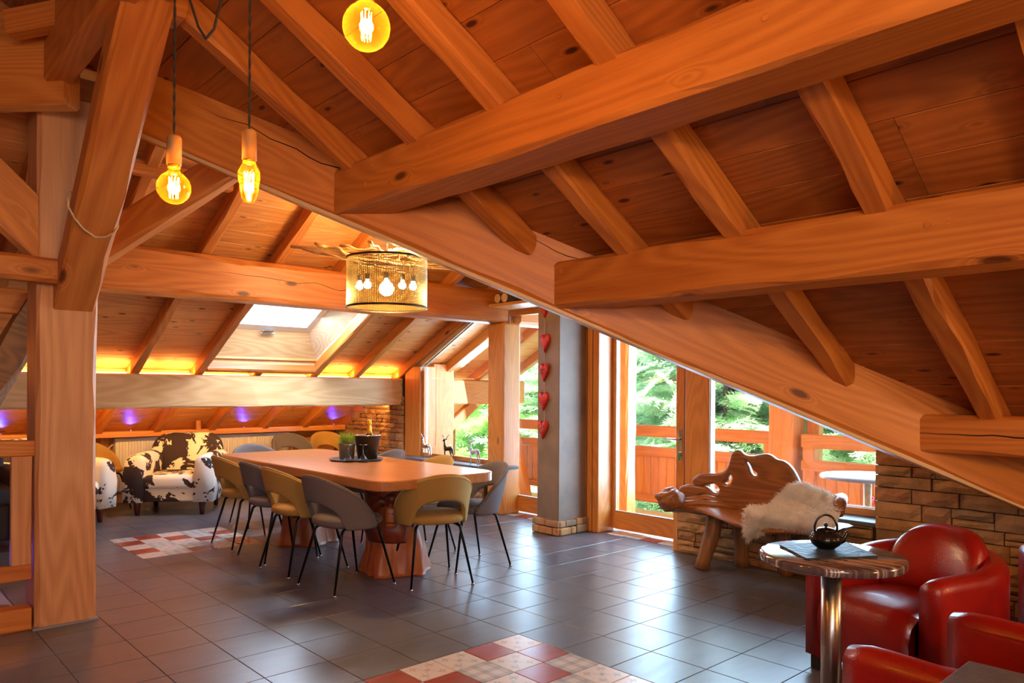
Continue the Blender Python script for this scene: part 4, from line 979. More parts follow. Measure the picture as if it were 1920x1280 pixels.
# ---- cow-hide armchairs
def slabshape(w, h, t, r, n=14):
    """upright panel with rounded top corners, in the y-z plane, thickness along x, soft edges"""
    pts = [(-w/2, 0)]
    for k in range(n+1): a = math.pi-k/n*math.pi/2; pts.append((-w/2+r+r*math.cos(a), h-r+r*math.sin(a)))
    for k in range(n+1): a = math.pi/2-k/n*math.pi/2; pts.append((w/2-r+r*math.cos(a), h-r+r*math.sin(a)))
    pts.append((w/2, 0)); c = (0, h*.45)
    P = []
    for x, s in ((-t/2, .02), (-t/2, .80), (-t/2*.85, .95), (-t/2*.45, 1), (t/2*.45, 1), (t/2*.85, .95), (t/2, .80), (t/2, .02)):
        P.append([(x, c[0]+(y-c[0])*(s if s < .5 else 1-(1-s)*.5), c[1]+(z-c[1])*(s if s < .5 else 1-(1-s)*.5)) for y, z in pts])
    return P
def cow_armchair(loc, rz, label):
    t = empty('armchair', loc, rz, label, 'armchair', 'cow-hide armchairs')
    b = MB().box(-.34, .33, -.34, .34, .145, .31, c=.02).build('base', 'cow', t, True)
    MB().box(-.28, .375, -.275, .275, .285, .435, c=.045).build('seat_cushion', 'cow', t, True)
    mb = MB(); P = slabshape(.78, .70, .17, .20); P = [[(x-.34-.14*(z/.7)**1.5, y, z+.145) for x, y, z in r] for r in P]; mb.grid(P, close_v=True); mb.build('backrest', 'cow', t, True)
    for s in (-1, 1):
        mb = MB(); P = []
        n = 16
        for i in range(n+1):
            x = -.42+.80*i/n; e = min(1, (n-i)/2.2)**.5; hh = .655-.05*(1-i/n)*0
            r = []
            for k in range(15):
                a = math.pi*k/14; r.append((x, s*.355-.105*math.cos(a)*(.75+.25*e), hh-.105+.105*math.sin(a)*(.75+.25*e)))
            r += [(x, s*.355+.112, .42), (x, s*.355+.10, .145), (x, s*.355-.10, .145), (x, s*.355-.105, .42)]
            P.append(r)
        mb.grid(P, close_v=True); k = len(P[0]); mb.f.append(tuple(range(k))); mb.f.append(tuple(n*k+i for i in range(k))[::-1]); mb.build('armrest', 'cow', t, True)
    for x, y in ((.30, -.33), (.30, .33), (-.36, -.33), (-.36, .33)):
        MB().lathe([(.021, 0), (.036, .12), (.037, .15)], 18, (x, y, 0)).build('leg', 'brown_leg', t, True)
    return t
cow_armchair((2.02, 3.28, 0), R(-123), 'black and white cow-hide armchair in front of the radiator')
cow_armchair((.74, 3.12, 0), R(-60), 'second cow-hide armchair, nearly hidden behind the thick post')
# grey sofa behind the balustrade
sf = empty('sofa', (-.05, 2.5, 0), 0, 'dark grey sofa seen through the balustrade at the left edge', 'sofa')
MB().box(-.9, .38, -.45, .40, .08, .40, c=.04).build('base', 'grey_sofa', sf, True); MB().box(-.88, .36, -.5, .15, .38, .54, c=.06).build('seat_cushion', 'grey_sofa', sf, True)
MB().box(-.88, .36, .12, .42, .42, .92, c=.09).build('back_cushion', 'grey_sofa', sf, True); MB().box(.30, .46, -.5, .42, .08, .66, c=.06).build('armrest', 'grey_sofa', sf, True)

# ---- balustrade
bl = empty('balustrade', (0, 0, 0), 0, 'wooden balustrade left of the thick post, top rail and flat baluster', 'balustrade')
beam('top_rail', (-3.4, -.42, 1.025), (-.002, -.42, 1.025), .07, .092, 'post_x' if False else 'larch_x', bl, ch=.01)
beam('lower_rail', (-3.4, -.42, .325), (-.012, -.42, .325), .05, .085, 'larch_x', bl, ch=.006); beam('curb', (-3.4, -.40, .062), (-.012, -.40, .062), .12, .125, 'larch_x', bl, ch=.008)
for x in (-.06, -.95, -1.85): beam('baluster', (x, -.42, .37), (x, -.42, .98), .10, .045, 'post_x', bl, up=(0, 1, 0), ch=.005)
lamp('POINT', 'blue_stair_light', (-.35, .5, .25), 1.2, (.25, .1, 1), .05)

# ---- plaster pillar with stone foot, hearts
pl = empty('pillar', (4.4, -.37, 0), 0, 'grey plastered pillar with a stone foot between the two balcony doors', 'pillar')
MB().box(-.19, .20, -.145, .145, .10, 2.95, c=.006).build('shaft', 'concrete', pl)
MB().box(-.19, .20, -.15, .15, 0, .13).build('foot_core', 'mortar', pl)
def ring_stones():
    for side in (0, 1):
        z = 0
        for h in (.075, .065):
            L_ = .36 if side == 0 else .42; y = 0
            while y < L_-.01:
                w_ = rnd.uniform(.07, .19)
                if L_-y-w_ < .05: w_ = L_-y
                mb = MB(); g = .003; d = rnd.uniform(.0, .012)
                if side == 0: mb.box(-.225-d, -.185, .18-y-w_+g, .18-y-g, z+g, z+h-g+rnd.uniform(-.003, .006), c=.012)
                else: mb.box(-.21+y+g, -.21+y+w_-g, -.18-d, -.14, z+g, z+h-g+rnd.uniform(-.003, .006), c=.012)
                mb.build('stone', 'stone', pl); y += w_
            z += h
ring_stones()
hg = empty('heart_garland', (4.205, -.33, 0), 0, 'string of five red wooden hearts hanging down the grey pillar', 'garland')
def heart(z, tilt, wd, ht):
    mb = MB(); n = 40; rim = []
    for k in range(n):
        t_ = 2*math.pi*k/n; x = 16*math.sin(t_)**3/17; y = (13*math.cos(t_)-5*math.cos(2*t_)-2*math.cos(3*t_)-math.cos(4*t_)+2.3)/14.6
        rim.append((x*wd/2, y*ht/2))
    P = []
    for xo, s in ((0, 1.0), (-.010, 1.0), (-.020, .93), (-.027, .80), (-.030, .55), (-.030, .02)):
        P.append([(xo, -(a*s), z+(b*s)+ht*.02*(1-s)) for a, b in rim])
    mb.grid(P, close_v=True); o = mb.build('heart', 'heart', hg, True); return o
for k, (v0, dx) in enumerate(((577, .0), (643, -.01), (698, 0), (752, .008), (806, .013))):
    z = px(1030, v0, 'x', 4.2).z; h_ = heart(z, 0, .138, .185)
    h_.location.y = dx*1.0
    if k in (2, 4):
        mb = MB()
        for j in range(8):
            a = 2*math.pi*j/8; mb.tube([(-.0315, .012*math.cos(a)+dx*0, z+.01+.012*math.sin(a)), (-.033, .034*math.cos(a), z+.01+.034*math.sin(a))], [.0035, .002], n=5)
        o = mb.build('carved_rosette', plain('rosette_red_%d' % k, '#8e1a16' if k == 2 else '#d9a79a', .5), h_, True)
zz = [px(1030, v, 'x', 4.2).z for v in (577, 643, 698, 752, 806)]
MB().tube([(-.006, 0, 2.9), (-.006, 0, zz[0]+.07)], .003, n=6).build('string', 'string', hg)
for a, b in zip(zz[:-1], zz[1:]): MB().tube([(-.006, 0, a-.085), (-.006, .0, b+.06)], .003, n=6).build('string', 'string', hg)

# ---- logs on the little shelf over the left door
sh = beam('log_shelf', (4.55, .93, 2.275), (4.55, -.02, 2.275), .34, .03, 'frame_x', None, ch=.003); tag(sh, 'small shelf board above the left balcony door carrying sawn logs', 'shelf')
for k, (u, v) in enumerate(((933, 551), (946, 553))):
    c = px(u, v, 'x', 4.40); 
    lg = empty('log', (4.40, c.y, 2.29+.055), 0, ('left ' if k == 0 else 'right ')+'sawn round log on the shelf above the left balcony door', 'log', 'logs above the door')
    MB().tube([(0, 0, 0), (.28, 0, 0)], .055, n=20).build('bark', 'trunk', lg, True); MB().tube([(-.004, 0, 0), (.0, 0, 0)], .048, n=20).build('cut_face', 'pale', lg)

# ---- deer figures on the sill
def deer(u, v, mat, label, s=1.0):
    base = px(u, v, 'x', 4.47); d = empty('deer_figure', (4.47, base.y, .536), R(88), label, 'figurine', 'metal deer on the window sill')
    # local: head towards +x, height .30
    b = MB()
    def limb(p, r, n=10): b.tube(p, r, n=n)
    limb([(-.075, 0, .150), (-.06, 0, .160), (-.02, 0, .158), (.02, 0, .150), (.055, 0, .155), (.07, 0, .165)], [.014, .028, .027, .024, .028, .018])
    limb([(.055, 0, .160), (.075, 0, .195), (.080, 0, .230), (.078, 0, .255)], [.024, .015, .011, .011])
    limb([(.068, 0, .262), (.085, 0, .262), (.105, 0, .250), (.118, 0, .243)], [.008, .014, .009, .005])
    limb([(-.075, 0, .165), (-.09, 0, .160)], [.006, .003])
    o = b.build('body', mat, d, True)
    for sy in (-1, 1):
        MB().tube([(-.062, sy*.014, .150), (-.075, sy*.016, .105), (-.092, sy*.016, .075), (-.088, sy*.016, .03), (-.092, sy*.016, 0)], [.019, .011, .006, .005, .007], n=8).build('hind_leg', mat, d, True)
    MB().tube([(.050, .014, .145), (.052, .014, .08), (.048, .014, .04), (.052, .014, 0)], [.014, .007, .005, .006], n=8).build('front_leg', mat, d, True)
    MB().tube([(.055, -.014, .145), (.088, -.014, .110), (.078, -.014, .075), (.066, -.014, .068)], [.013, .007, .005, .004], n=8).build('front_leg', mat, d, True)
    for sy in (-1, 1):
        a = MB().tube([(.074, sy*.006, .268), (.058, sy*.030, .295), (.060, sy*.050, .330)], [.004, .0035, .002], n=6)
        a.tube([(.062, sy*.026, .290), (.075, sy*.034, .315)], [.003, .0015], n=5).tube([(.058, sy*.038, .308), (.045, sy*.046, .33)], [.003, .0015], n=5)
        a.build('antler', mat, d, True); MB().tube([(.070, sy*.008, .268), (.058, sy*.024, .272)], [.004, .007], n=6).build('ear', mat, d, True)
    d.scale = (s, s, s); return d
deer(799, 858, 'silver', 'silver standing deer at the left end of the low window sill', .93)
deer(840, 861, 'dark_bronze', 'dark bronze deer with raised foreleg, middle of the window sill', .92)
deer(889, 868, 'white_metal', 'pale grey deer with raised foreleg at the right end of the window sill', .92)

# ================================================================== BENCH, LOUNGE CORNER, BALCONY
bn = empty('driftwood_bench', (4.15, -2.4, 0), 0, 'gnarled root-wood bench with pierced backrest below the low window', 'bench')
def curve_plate(name, outer, holes, T, thick, bev, mat, parent):
    cu = bpy.data.curves.new(name, 'CURVE'); cu.dimensions = '2D'; cu.fill_mode = 'BOTH'; cu.extrude = thick/2-bev; cu.bevel_depth = bev; cu.bevel_resolution = 3; cu.offset = -bev*.6
    for pts in [outer]+holes:
        sp = cu.splines.new('BEZIER'); sp.bezier_points.add(len(pts)-1); sp.use_cyclic_u = True; sp.resolution_u = 5
        for bp_, p in zip(sp.bezier_points, pts): bp_.co = (p[0], p[1], 0); bp_.handle_left_type = bp_.handle_right_type = 'AUTO'
    tmp = bpy.data.objects.new(name, cu); col.objects.link(tmp); dg = bpy.context.evaluated_depsgraph_get()
    me = bpy.data.meshes.new_from_object(tmp.evaluated_get(dg)); bpy.data.objects.remove(tmp); bpy.data.curves.remove(cu)
    me.transform(T); o = link(name, me, mat, parent); return o
def onX(u, v, X): p = px(u, v, 'x', X); return (-(p.y+2.4), p.z)
Tb = Matrix(((0, 0, -1, .17), (-1, 0, 0, 0), (0, 1, 0, 0), (0, 0, 0, 1)))   # plate x -> -y, plate y -> z
outl = [(1400, 972), (1372, 962), (1350, 948), (1334, 938), (1312, 940), (1298, 932), (1284, 928), (1278, 918), (1290, 910), (1312, 911), (1330, 915), (1345, 925), (1354, 918), (1347, 906), (1330, 906), (1312, 909), (1304, 903), (1310, 893), (1326, 889), (1350, 888), (1366, 880), (1374, 862), (1378, 849), (1388, 845), (1398, 853), (1414, 856), (1430, 853), (1444, 853), (1458, 862), (1472, 866), (1484, 876), (1494, 892), (1499, 905), (1496, 925), (1520, 945), (1500, 985), (1450, 985)]
holes = [[(1402, 863), (1411, 868), (1416, 878), (1425, 888), (1419, 893), (1411, 888), (1406, 876)], [(1369, 889), (1377, 890), (1377, 901), (1371, 908), (1360, 905), (1366, 899)], [(1318, 925), (1330, 926), (1337, 936), (1325, 937), (1314, 932)]]
curve_plate('backrest', [onX(u, v, 4.33) for u, v in outl], [[onX(u, v, 4.33) for u, v in h] for h in holes], Tb, .065, .022, 'burl', bn)
# seat slab: outline in plan, wavy and thick
so = [(1238, 944), (1262, 958), (1300, 962), (1340, 958), (1380, 968), (1412, 976), (1450, 981), (1490, 996), (1530, 1006), (1580, 1006), (1600, 985)]
front = [px(u, v, 'z', .43) for u, v in so]; front = [Vector((min(max(p.x, 3.83), 4.2), p.y, 0)) for p in front]
mb = MB(); P = []; n = 36
for i in range(n+1):
    f = i/n; y = -1.80-1.40*f
    k = min(range(len(front)), key=lambda a: abs(front[a].y-y)); xf = 3.98+.05*math.sin(f*9)+.06*math.sin(f*4+1)-.05*math.cos(f*2.2)
    if f > .55: xf -= .10*math.sin((f-.55)/.45*math.pi)
    xb = 4.40; e = min(1, f/.06)*min(1, (1-f)/.06); th = (.055+.02*math.sin(f*13))*e**.5; r = []
    for j in range(12):
        a = 2*math.pi*j/12; xx = (xf+xb)/2+(xb-xf)/2*math.cos(a)*(.85+.15*e); zz = .435+.02*math.sin(f*7)+th*math.copysign(abs(math.sin(a))**.7, math.sin(a))*.6+.012*mnoise.noise(Vector((f*14, a*2, 0)))
        r.append((xx-4.15, y+2.4, zz))
    P.append(r)
mb.grid(P, close_v=True); mb.f.append(tuple(range(12))); mb.f.append(tuple(n*12+i for i in range(12))[::-1]); mb.build('seat', 'burl', bn, True)
# burl knob at the left end
mb = MB(); P = []
for i in range(17):
    a = -math.pi/2+math.pi*i/16; r = []
    for j in range(26):
        b = 2*math.pi*j/26; q = 1+.28*mnoise.noise(Vector((math.cos(a)*math.cos(b)*1.7+3, math.cos(a)*math.sin(b)*1.7, math.sin(a)*1.7)))+.10*mnoise.noise(Vector((math.cos(b)*6, math.sin(b)*6, a*5)))
        r.append((.11*math.cos(a)*math.cos(b)*q*1.2, .095*math.cos(a)*math.sin(b)*q, .085*math.sin(a)*q))
    P.append(r)
c = px(1257, 930, 'x', 3.98); P = [[(x+c.x-4.15, y+c.y+2.4, z+.525) for x, y, z in r] for r in P]
MB().grid(P, close_v=True).build('burl_knob', 'burl', bn, True)
mb = MB(); mb.tube([(-.10, .52, .50), (.0, .42, .50), (.08, .30, .53), (.15, .22, .50), (.17, .14, .47)], [.04, .03, .028, .034, .03], n=10); mb.tube([(-.14, .45, .47), (-.02, .30, .50), (.08, .18, .49), (.16, .05, .47)], [.035, .025, .025, .02], n=10); mb.build('root_arm', 'burl', bn, True)
mb = MB(); mb.tube([(.16, -.52, .48), (.16, -.66, .60), (.10, -.76, .64), (-.02, -.80, .62), (-.08, -.82, .56)], [.045, .045, .04, .042, .03], n=12); mb.build('root_arm', 'burl', bn, True)
for (a, b, r0, r1, lean) in (((1316, 1066), (1345, 958), .055, .062, 0), ((1392, 1061), (1386, 960), .056, .062, 0), ((1478, 1078), (1462, 985), .05, .06, 0), ((1560, 1105), (1560, 1000), .05, .06, 0)):
    p = px(*a, 'z', 0); d_ = p.x; q_ = pn(b[0], b[1], (_f.x, _f.y, 0), Vector((_f.x, _f.y, 0)).dot(p)); q_ = Vector((q_.x, q_.y, .43)); pth = []; sd = rnd.random()*9
    for i in range(8):
        f = i/7; s_ = p.lerp(q_, f)+Vector((mnoise.noise(Vector((sd, i*.5, 0))), mnoise.noise(Vector((sd, 3, i*.5))), 0))*.015*(1 if i else 0); pth.append(s_-Vector((4.15, -2.4, 0)))
    MB().tube(pth, [r0+(r1-r0)*i/7+.004*math.sin(i*1.7+sd) for i in range(8)], n=14).build('leg', 'burl_leg', bn, True)

# sheepskin over the seat
fl = tag(empty('sheepskin', (0, 0, 0)), 'long-haired white sheepskin draped over the right half of the bench', 'sheepskin')
ctl = [[(1440, 962, 4.30), (1462, 930, 4.28), (1486, 906, 4.26), (1512, 905, 4.25), (1545, 918, 4.25), (1574, 932, 4.22)],
       [(1420, 952, 4.15), (1450, 950, 4.16), (1485, 938, 4.16), (1515, 940, 4.15), (1545, 948, 4.12), (1577, 955, 4.08)],
       [(1403, 952, 4.00), (1437, 958, 4.00), (1475, 966, 4.00), (1508, 970, 4.00), (1540, 975, 3.98), (1568, 980, 3.95)],
       [(1398, 968, 3.90), (1430, 970, 3.90), (1462, 975, 3.93), (1500, 980, 3.93), (1535, 985, 3.93), (1560, 990, 3.9)],
       [(1398, 996, 3.87), (1422, 990, 3.87), (1450, 982, 3.90), (1495, 986, 3.92), (1530, 990, 3.92), (1555, 994, 3.9)],
       [(1402, 1012, 3.88), (1416, 1002, 3.87), (1444, 986, 3.90), (1490, 989, 3.93), (1525, 992, 3.93), (1550, 996, 3.9)]]
C_ = [[px(u, v, 'x', X) for u, v, X in r] for r in ctl]
def surf(a, b):
    i = min(int(a*5), 4); j = min(int(b*5), 4); fa = a*5-i; fb = b*5-j; fa = fa*fa*(3-2*fa)*.5+fa*.5; fb = fb*fb*(3-2*fb)*.5+fb*.5
    return C_[i][j].lerp(C_[i][j+1], fb).lerp(C_[i+1][j].lerp(C_[i+1][j+1], fb), fa)
P = [[surf(i/20, j/24) for j in range(25)] for i in range(21)]
sk = MB().grid(P).build('hide', 'fur', fl, True); s_ = sk.modifiers.new('solid', 'SOLIDIFY'); s_.thickness = .012
rg = np.random.default_rng(5); VV = []; FF = []
for k in range(15000):
    a, b = rg.random(), rg.random(); p = surf(a, b); e = 1e-2
    du = surf(min(1, a+e), b)-surf(max(0, a-e), b); dv = surf(a, min(1, b+e))-surf(a, max(0, b-e)); nn = dv.cross(du)
    if nn.length < 1e-9: continue
    nn.normalize()
    if nn.dot(CAM-p) < 0 and nn.z < .2: nn = -nn
    d = (nn*.55+Vector((-.25, 0, -.35))+Vector(tuple(rg.normal(0, .30, 3)))).normalized()
    cl = mnoise.noise(Vector(p)*14)*.6; d = (d+Vector((0, cl, .2*cl))).normalized()
    l = .032+.024*rg.random(); sd = d.cross(Vector((.2, .9, .3))).normalized()*.0018
    m1 = p+d*l*.55; m2 = p+d*l+Vector((0, 0, -.010)); o_ = len(VV)
    VV += [tuple(p-sd), tuple(p+sd), tuple(m1+sd*.8), tuple(m1-sd*.8), tuple(m2)]; FF += [(o_, o_+1, o_+2, o_+3), (o_+3, o_+2, o_+4)]
me = bpy.data.meshes.new('wool'); me.from_pydata(VV, [], FF); tag(link('wool', me, 'fur', fl), kind='stuff')

# ---- bistro table, slate, teapot
tc2 = px(1556, 1040, 'z', .74); rt = empty('bistro_table', (2.03, -4.09, 0), 0, 'round bistro table with a striped dark top on a steel column', 'table')
MB().lathe([(.001, .705), (.252, .705), (.260, .708), (.265, .716), (.265, .728), (.260, .737), (.252, .740), (.001, .740)], 72).build('tabletop', 'stripes', rt, True)
MB().lathe([(.262, .706), (.2665, .709), (.2675, .722), (.2665, .735), (.260, .7395)], 72).build('edge_band', 'stripes', rt, True)
MB().lathe([(.001, .02), (.038, .02), (.038, .705), (.001, .705)], 32).build('column', 'steel', rt, True)
MB().lathe([(.001, 0), (.21, 0), (.21, .012), (.05, .03), (.001, .03)], 48).build('foot', 'steel', rt, True)
cs = [px(u, v, 'z', .748) for u, v in ((1461, 1020), (1512, 1046), (1647, 1041), (1578, 1012))]
mb = MB(); top = []
for k in range(4):
    a, b = cs[k], cs[(k+1) % 4]
    for i in range(8): q_ = a.lerp(b, i/8); top.append(q_+Vector((rnd.uniform(-.002, .002), rnd.uniform(-.002, .002), 0)))
slab(mb, [(p.x, p.y, .741) for p in top][::-1], (0, 0, 1), .007); tag(mb.build('slate_plate', 'slate'), 'dark slate plate lying under the black teapot', 'plate')
tp = empty('teapot', px(1556, 1031, 'z', .75)+Vector((.03, .03, -.001)), math.atan2(_r.y, _r.x)-.12, 'black cast-iron teapot with studded shoulders and a hoop handle', 'teapot')
MB().lathe([(.001, 0), (.036, 0), (.040, .004), (.058, .018), (.066, .035), (.066, .045), (.058, .062), (.044, .074), (.034, .078), (.001, .078)], 40).build('body', 'iron', tp, True)
mb = MB()
for ring_ in range(6):
    z_, r_ = ((.040, .0665), (.048, .0645), (.056, .061), (.063, .0555), (.069, .050), (.074, .0445))[ring_]
    m_ = int(2*math.pi*r_/.0095)
    for k in range(m_): a = 2*math.pi*(k+.5*(ring_ % 2))/m_; mb.ball((r_*math.cos(a), r_*math.sin(a), z_), .0030, 6, 4)
tag(mb.build('studs', 'iron', tp, True), kind='stuff')
ld = MB().lathe([(.038, .076), (.039, .080), (.030, .086), (.012, .090), (.001, .091)], 32).build('lid', 'iron', tp, True); MB().lathe([(.006, .089), (.005, .095)], 12).ball((0, 0, .101), .009, 14, 10).build('knob', 'iron', ld, True)
MB().tube([(.052, 0, .030), (.072, 0, .038), (.082, 0, .055), (.088, 0, .070), (.094, 0, .073)], [.016, .013, .009, .008, .006], n=12).build('spout', 'iron', tp, True)
MB().tube([(.044+.0, 0, .068)]+[(.0-.047*math.cos(a)*-1, 0, .085+.058*math.sin(a)) for a in np.linspace(.05, math.pi-.05, 22)]+[(-.044, 0, .068)], .0030, n=8, ell=1.6).build('handle', 'iron', tp, True)
tp.scale = (.92, .92, .92)

# ---- red tub armchairs
def tub(loc, rz, label, s=1.0):
    t = empty('armchair', loc, rz, label, 'armchair', 'red leather tub armchairs')
    # wall of the tub: straight arms joined by a half round back, rounded top edge
    path = []; Wd = .315; x0 = .34
    for i in range(8): path.append((x0-(x0+.06)*i/7, -Wd, 0))
    for i in range(1, 20): a = math.pi*i/20; path.append((-.06-.31*math.sin(a), -Wd*math.cos(a), 0))
    for i in range(8): path.append((-.06+(x0+.06)*i/7, Wd, 0))
    P = []; k = len(path); th = .060
    for i, p in enumerate(path):
        a_ = Vector(path[max(i-1, 0)]); b_ = Vector(path[min(i+1, k-1)]); tg = (b_-a_).normalized(); nn = Vector((tg.y, -tg.x, 0))
        f = min(i, k-1-i); e = min(1, (f+.35)/1.6)**.5; back = max(0, -p[0])/.37; H = .60+.05*back
        r = []
        for ang in np.linspace(0, math.pi, 11): r.append(tuple(Vector(p)+nn*(-th*math.cos(ang)*(.6+.4*e))*-1+Vector((0, 0, H-th+th*math.sin(ang)*(.5+.5*e)))))
        r = [tuple(Vector(p)+nn*th*(.6+.4*e)+Vector((0, 0, .07)))] + r + [tuple(Vector(p)-nn*th*(.6+.4*e)+Vector((0, 0, .07)))]
        P.append(r)
    mb = MB().grid(P, close_v=True); n_ = len(P[0]); mb.f.append(tuple(range(n_))); mb.f.append(tuple((k-1)*n_+i for i in range(n_))[::-1])
    mb.build('tub_shell', 'red_leather', t, True)
    MB().tube([tuple(Vector(r[2])) for r in P[1:-1]], .0028, n=5).build('seam', 'red_leather', t, True)
    # seat with rolled front
    prof = [(.36, .10), (.395, .20), (.405, .32), (.385, .39), (.33, .43), (.20, .445), (.0, .435), (-.20, .42)]
    P = []
    for j in range(13):
        y = -.25+.50*j/12; e = 1-abs(j-6)/6; sh = .02*(1-min(1, e*3)); P.append([(x-sh*(1 if x > .3 else 0), y, z-sh*(1.2 if z > .3 else 0)) for x, z in prof]+[(-.2, y, .10)])
    mb = MB().grid(P); m_ = len(P[0]); mb.f.append(tuple(range(m_))[::-1]); mb.f.append(tuple(12*m_+i for i in range(m_))); mb.build('seat', 'red_leather', t, True)
    # back cushion with arched top
    P = []
    n = 22
    for i in range(n+1):
        y = -.245+.49*i/n; u_ = abs(y)/.245; top_ = .54+.205*(1-u_**3.2)**.5; bx = -.27+.10*u_*u_; r = []
        for q_, (dx, zf) in enumerate(((.115, .40), (.13, .5), (.12, .68), (.09, .86), (.05, .97), (.0, 1.0), (-.05, .97), (-.07, .85), (-.07, .4))):
            r.append((bx+dx*(1-.25*u_**3)-.05*(zf-.4), y*(1 if zf < .9 else 1-.03*(zf-.9)*10), .40+(top_-.40)*(zf-.4)/.6))
        P.append(r)
    mb = MB().grid(P, close_v=True); m_ = len(P[0]); mb.f.append(tuple(range(m_))); mb.f.append(tuple(n*m_+i for i in range(m_))[::-1]); mb.build('back_cushion', 'red_leather', t, True)
    for x, y in ((.30, -.30), (.30, .30), (-.28, -.18), (-.28, .18)): MB().box(x-.035, x+.035, y-.035, y+.035, 0, .08, c=.004).build('foot', 'black', t)
    t.scale = (s, s, s); return t
tub((2.97, -4.06, 0), R(164), 'red leather tub armchair with high rounded back, facing the bistro table', .96)
tub((1.75, -4.78, 0), R(81), 'red leather tub armchair at the bottom right, only its arms in view', 1.0)
q3 = px(1914, 1034, 'z', .62)+Vector((_r.x, _r.y, 0))*.57; tub((q3.x, q3.y, 0), R(135), 'third red armchair cut off by the right edge of the view')
gt = empty('lounge_table', (.89, -5.104, 0), 0, 'grey laminate table whose corner shows at the bottom right', 'table')
MB().box(-.30, .30, -.30, .30, .695, .72, c=.004).build('tabletop', 'grey_table', gt); MB().tube([(0, 0, .02), (0, 0, .695)], .035, n=20).build('column', 'steel', gt, True); MB().lathe([(.001, 0), (.2, 0), (.2, .012), (.001, .03)], 32).build('foot', 'steel', gt, True)

# ---- balcony
dk = empty('balcony_deck', kind='structure'); x = 4.98
while x < 6.28:
    beam('plank', (x, 2.5, -.06), (x, -4.6, -.06), .135, .03, 'deckwood_x', dk, ch=.004, wob=.2, seg=9); x += .142
MB().box(4.86, 4.98, -4.6, 2.5, -.2, -.02).build('door_sill_strip', 'grey_stone', dk)
rl = empty('balcony_railing', (6.22, 0, 0), 0, 'orange boarded balcony railing outside the doors and window', 'railing')
for z, h in ((.90, .13), (.665, .11), (.115, .085)):
    beam('rail', (0, 2.45, z), (0, -1.62, z), .10, h, 'deckwood_x', rl, ch=.012)
    beam('rail', (-.12, -1.98, z-.005), (-.12, -4.6, z-.005), .10, h, 'deckwood_x', rl, ch=.012)
for a, b, X_ in ((2.45, -1.62, .0), (-1.98, -4.6, -.12)):
    y = a
    while y > b+.05:
        beam('board', (X_, y-.055, .155), (X_, y-.055, .615), .106, .022, 'deckwood_x', rl, up=(1, 0, 0), ch=.004, wob=.1, seg=2); y -= .11
for y in (-1.57, .95, 2.38): beam('rail_post', (0, y, .615), (0, y, .85), .12, .09, 'deckwood_x', rl, up=(1, 0, 0))
beam('rail_post', (-.12, -2.05, -.05), (-.12, -2.05, .85), .12, .10, 'deckwood_x', rl, up=(1, 0, 0))
def outpost(name, x0, y0, s, zt, label, s2=None): 
    o = beam(name, (x0, y0, -.05), (x0, y0, zt), s, s2 or s, 'deckwood_x', None, up=(1, 0, 0), ch=.02, wob=.8); return tag(o, label, 'post', 'balcony posts')
outpost('balcony_post', 6.12, -1.80, .26, 2.45, 'thick cracked log post of the balcony seen through the low window')
outpost('balcony_post', 6.25, -2.02, .12, 2.3, 'slim post right behind the cracked log post on the balcony')
outpost('balcony_post', 5.42, -.34, .17, 2.6, 'pale square post just outside the right balcony door')
a_ = px(797, 780, 'x', 5.05).y; b_ = px(825, 780, 'x', 5.05).y
outpost('balcony_post', 5.12, (a_+b_)/2, abs(a_-b_), 1.70, 'sunlit pale post right outside the sloping window')
bcx = beam('balcony_brace', px(962, 800, 'x', 6.05), px(988, 935, 'x', 6.05), .10, .14, 'deckwood_x', None, ch=.01); tag(bcx, 'diagonal brace of the railing behind the left balcony door', 'brace')
bcx = beam('balcony_brace', px(818, 822, 'y', 2.7), px(888, 757, 'y', 2.7), .10, .14, 'deckwood_x', None, ch=.01); tag(bcx, 'diagonal brace under the log purlin beyond the sloping window', 'brace')
# bell lantern hanging outside
c = px(836, 800, 'x', 5.25); bl_ = empty('garden_bell', (5.25, c.y, c.z), 0, 'small metal bell in a pointed frame hanging outside the sloping window', 'bell')
MB().tube([(0, .035, -.20), (0, .04, .06), (0, .03, .13), (0, 0, .17), (0, -.03, .13), (0, -.04, .06), (0, -.04, -.20)], .006, n=6).build('frame', 'black_metal', bl_, True)
MB().lathe([(.001, .02), (.02, .015), (.026, -.02), (.036, -.06), (.045, -.075), (.042, -.075), (.001, -.02)], 24).build('bell', 'pot', bl_, True)
# round table and flowers on the balcony
ot = empty('balcony_table', (5.42, -2.86, 0), 0, 'grey-violet round table on the balcony beyond the low window', 'table')
MB().lathe([(.001, .66), (.36, .66), (.365, .672), (.36, .685), (.001, .685)], 48).build('tabletop', 'outdoor_grey', ot, True); MB().tube([(0, 0, -.03), (0, 0, .66)], .03, n=16).build('column', 'pale', ot, True)
fw = empty('flower_pot', (5.62, -2.95, -.045), 0, 'red and yellow flowers in a pot on the balcony', 'flowers'); MB().lathe([(.001, 0), (.10, 0), (.13, .30), (.001, .30)], 24).build('pot', 'pot', fw, True)
for nm, mt_, n_ in (('red_blossoms', 'flower_red', 26), ('yellow_blossoms', 'flower_yellow', 16)):
    mb = MB()
    for k in range(n_): a = rnd.uniform(0, 6.28); r_ = rnd.uniform(0, .14); mb.ball((r_*math.cos(a), r_*math.sin(a), rnd.uniform(.34, .52)), rnd.uniform(.018, .03), 8, 6)
    tag(mb.build(nm, mt_, fw, True), kind='stuff')

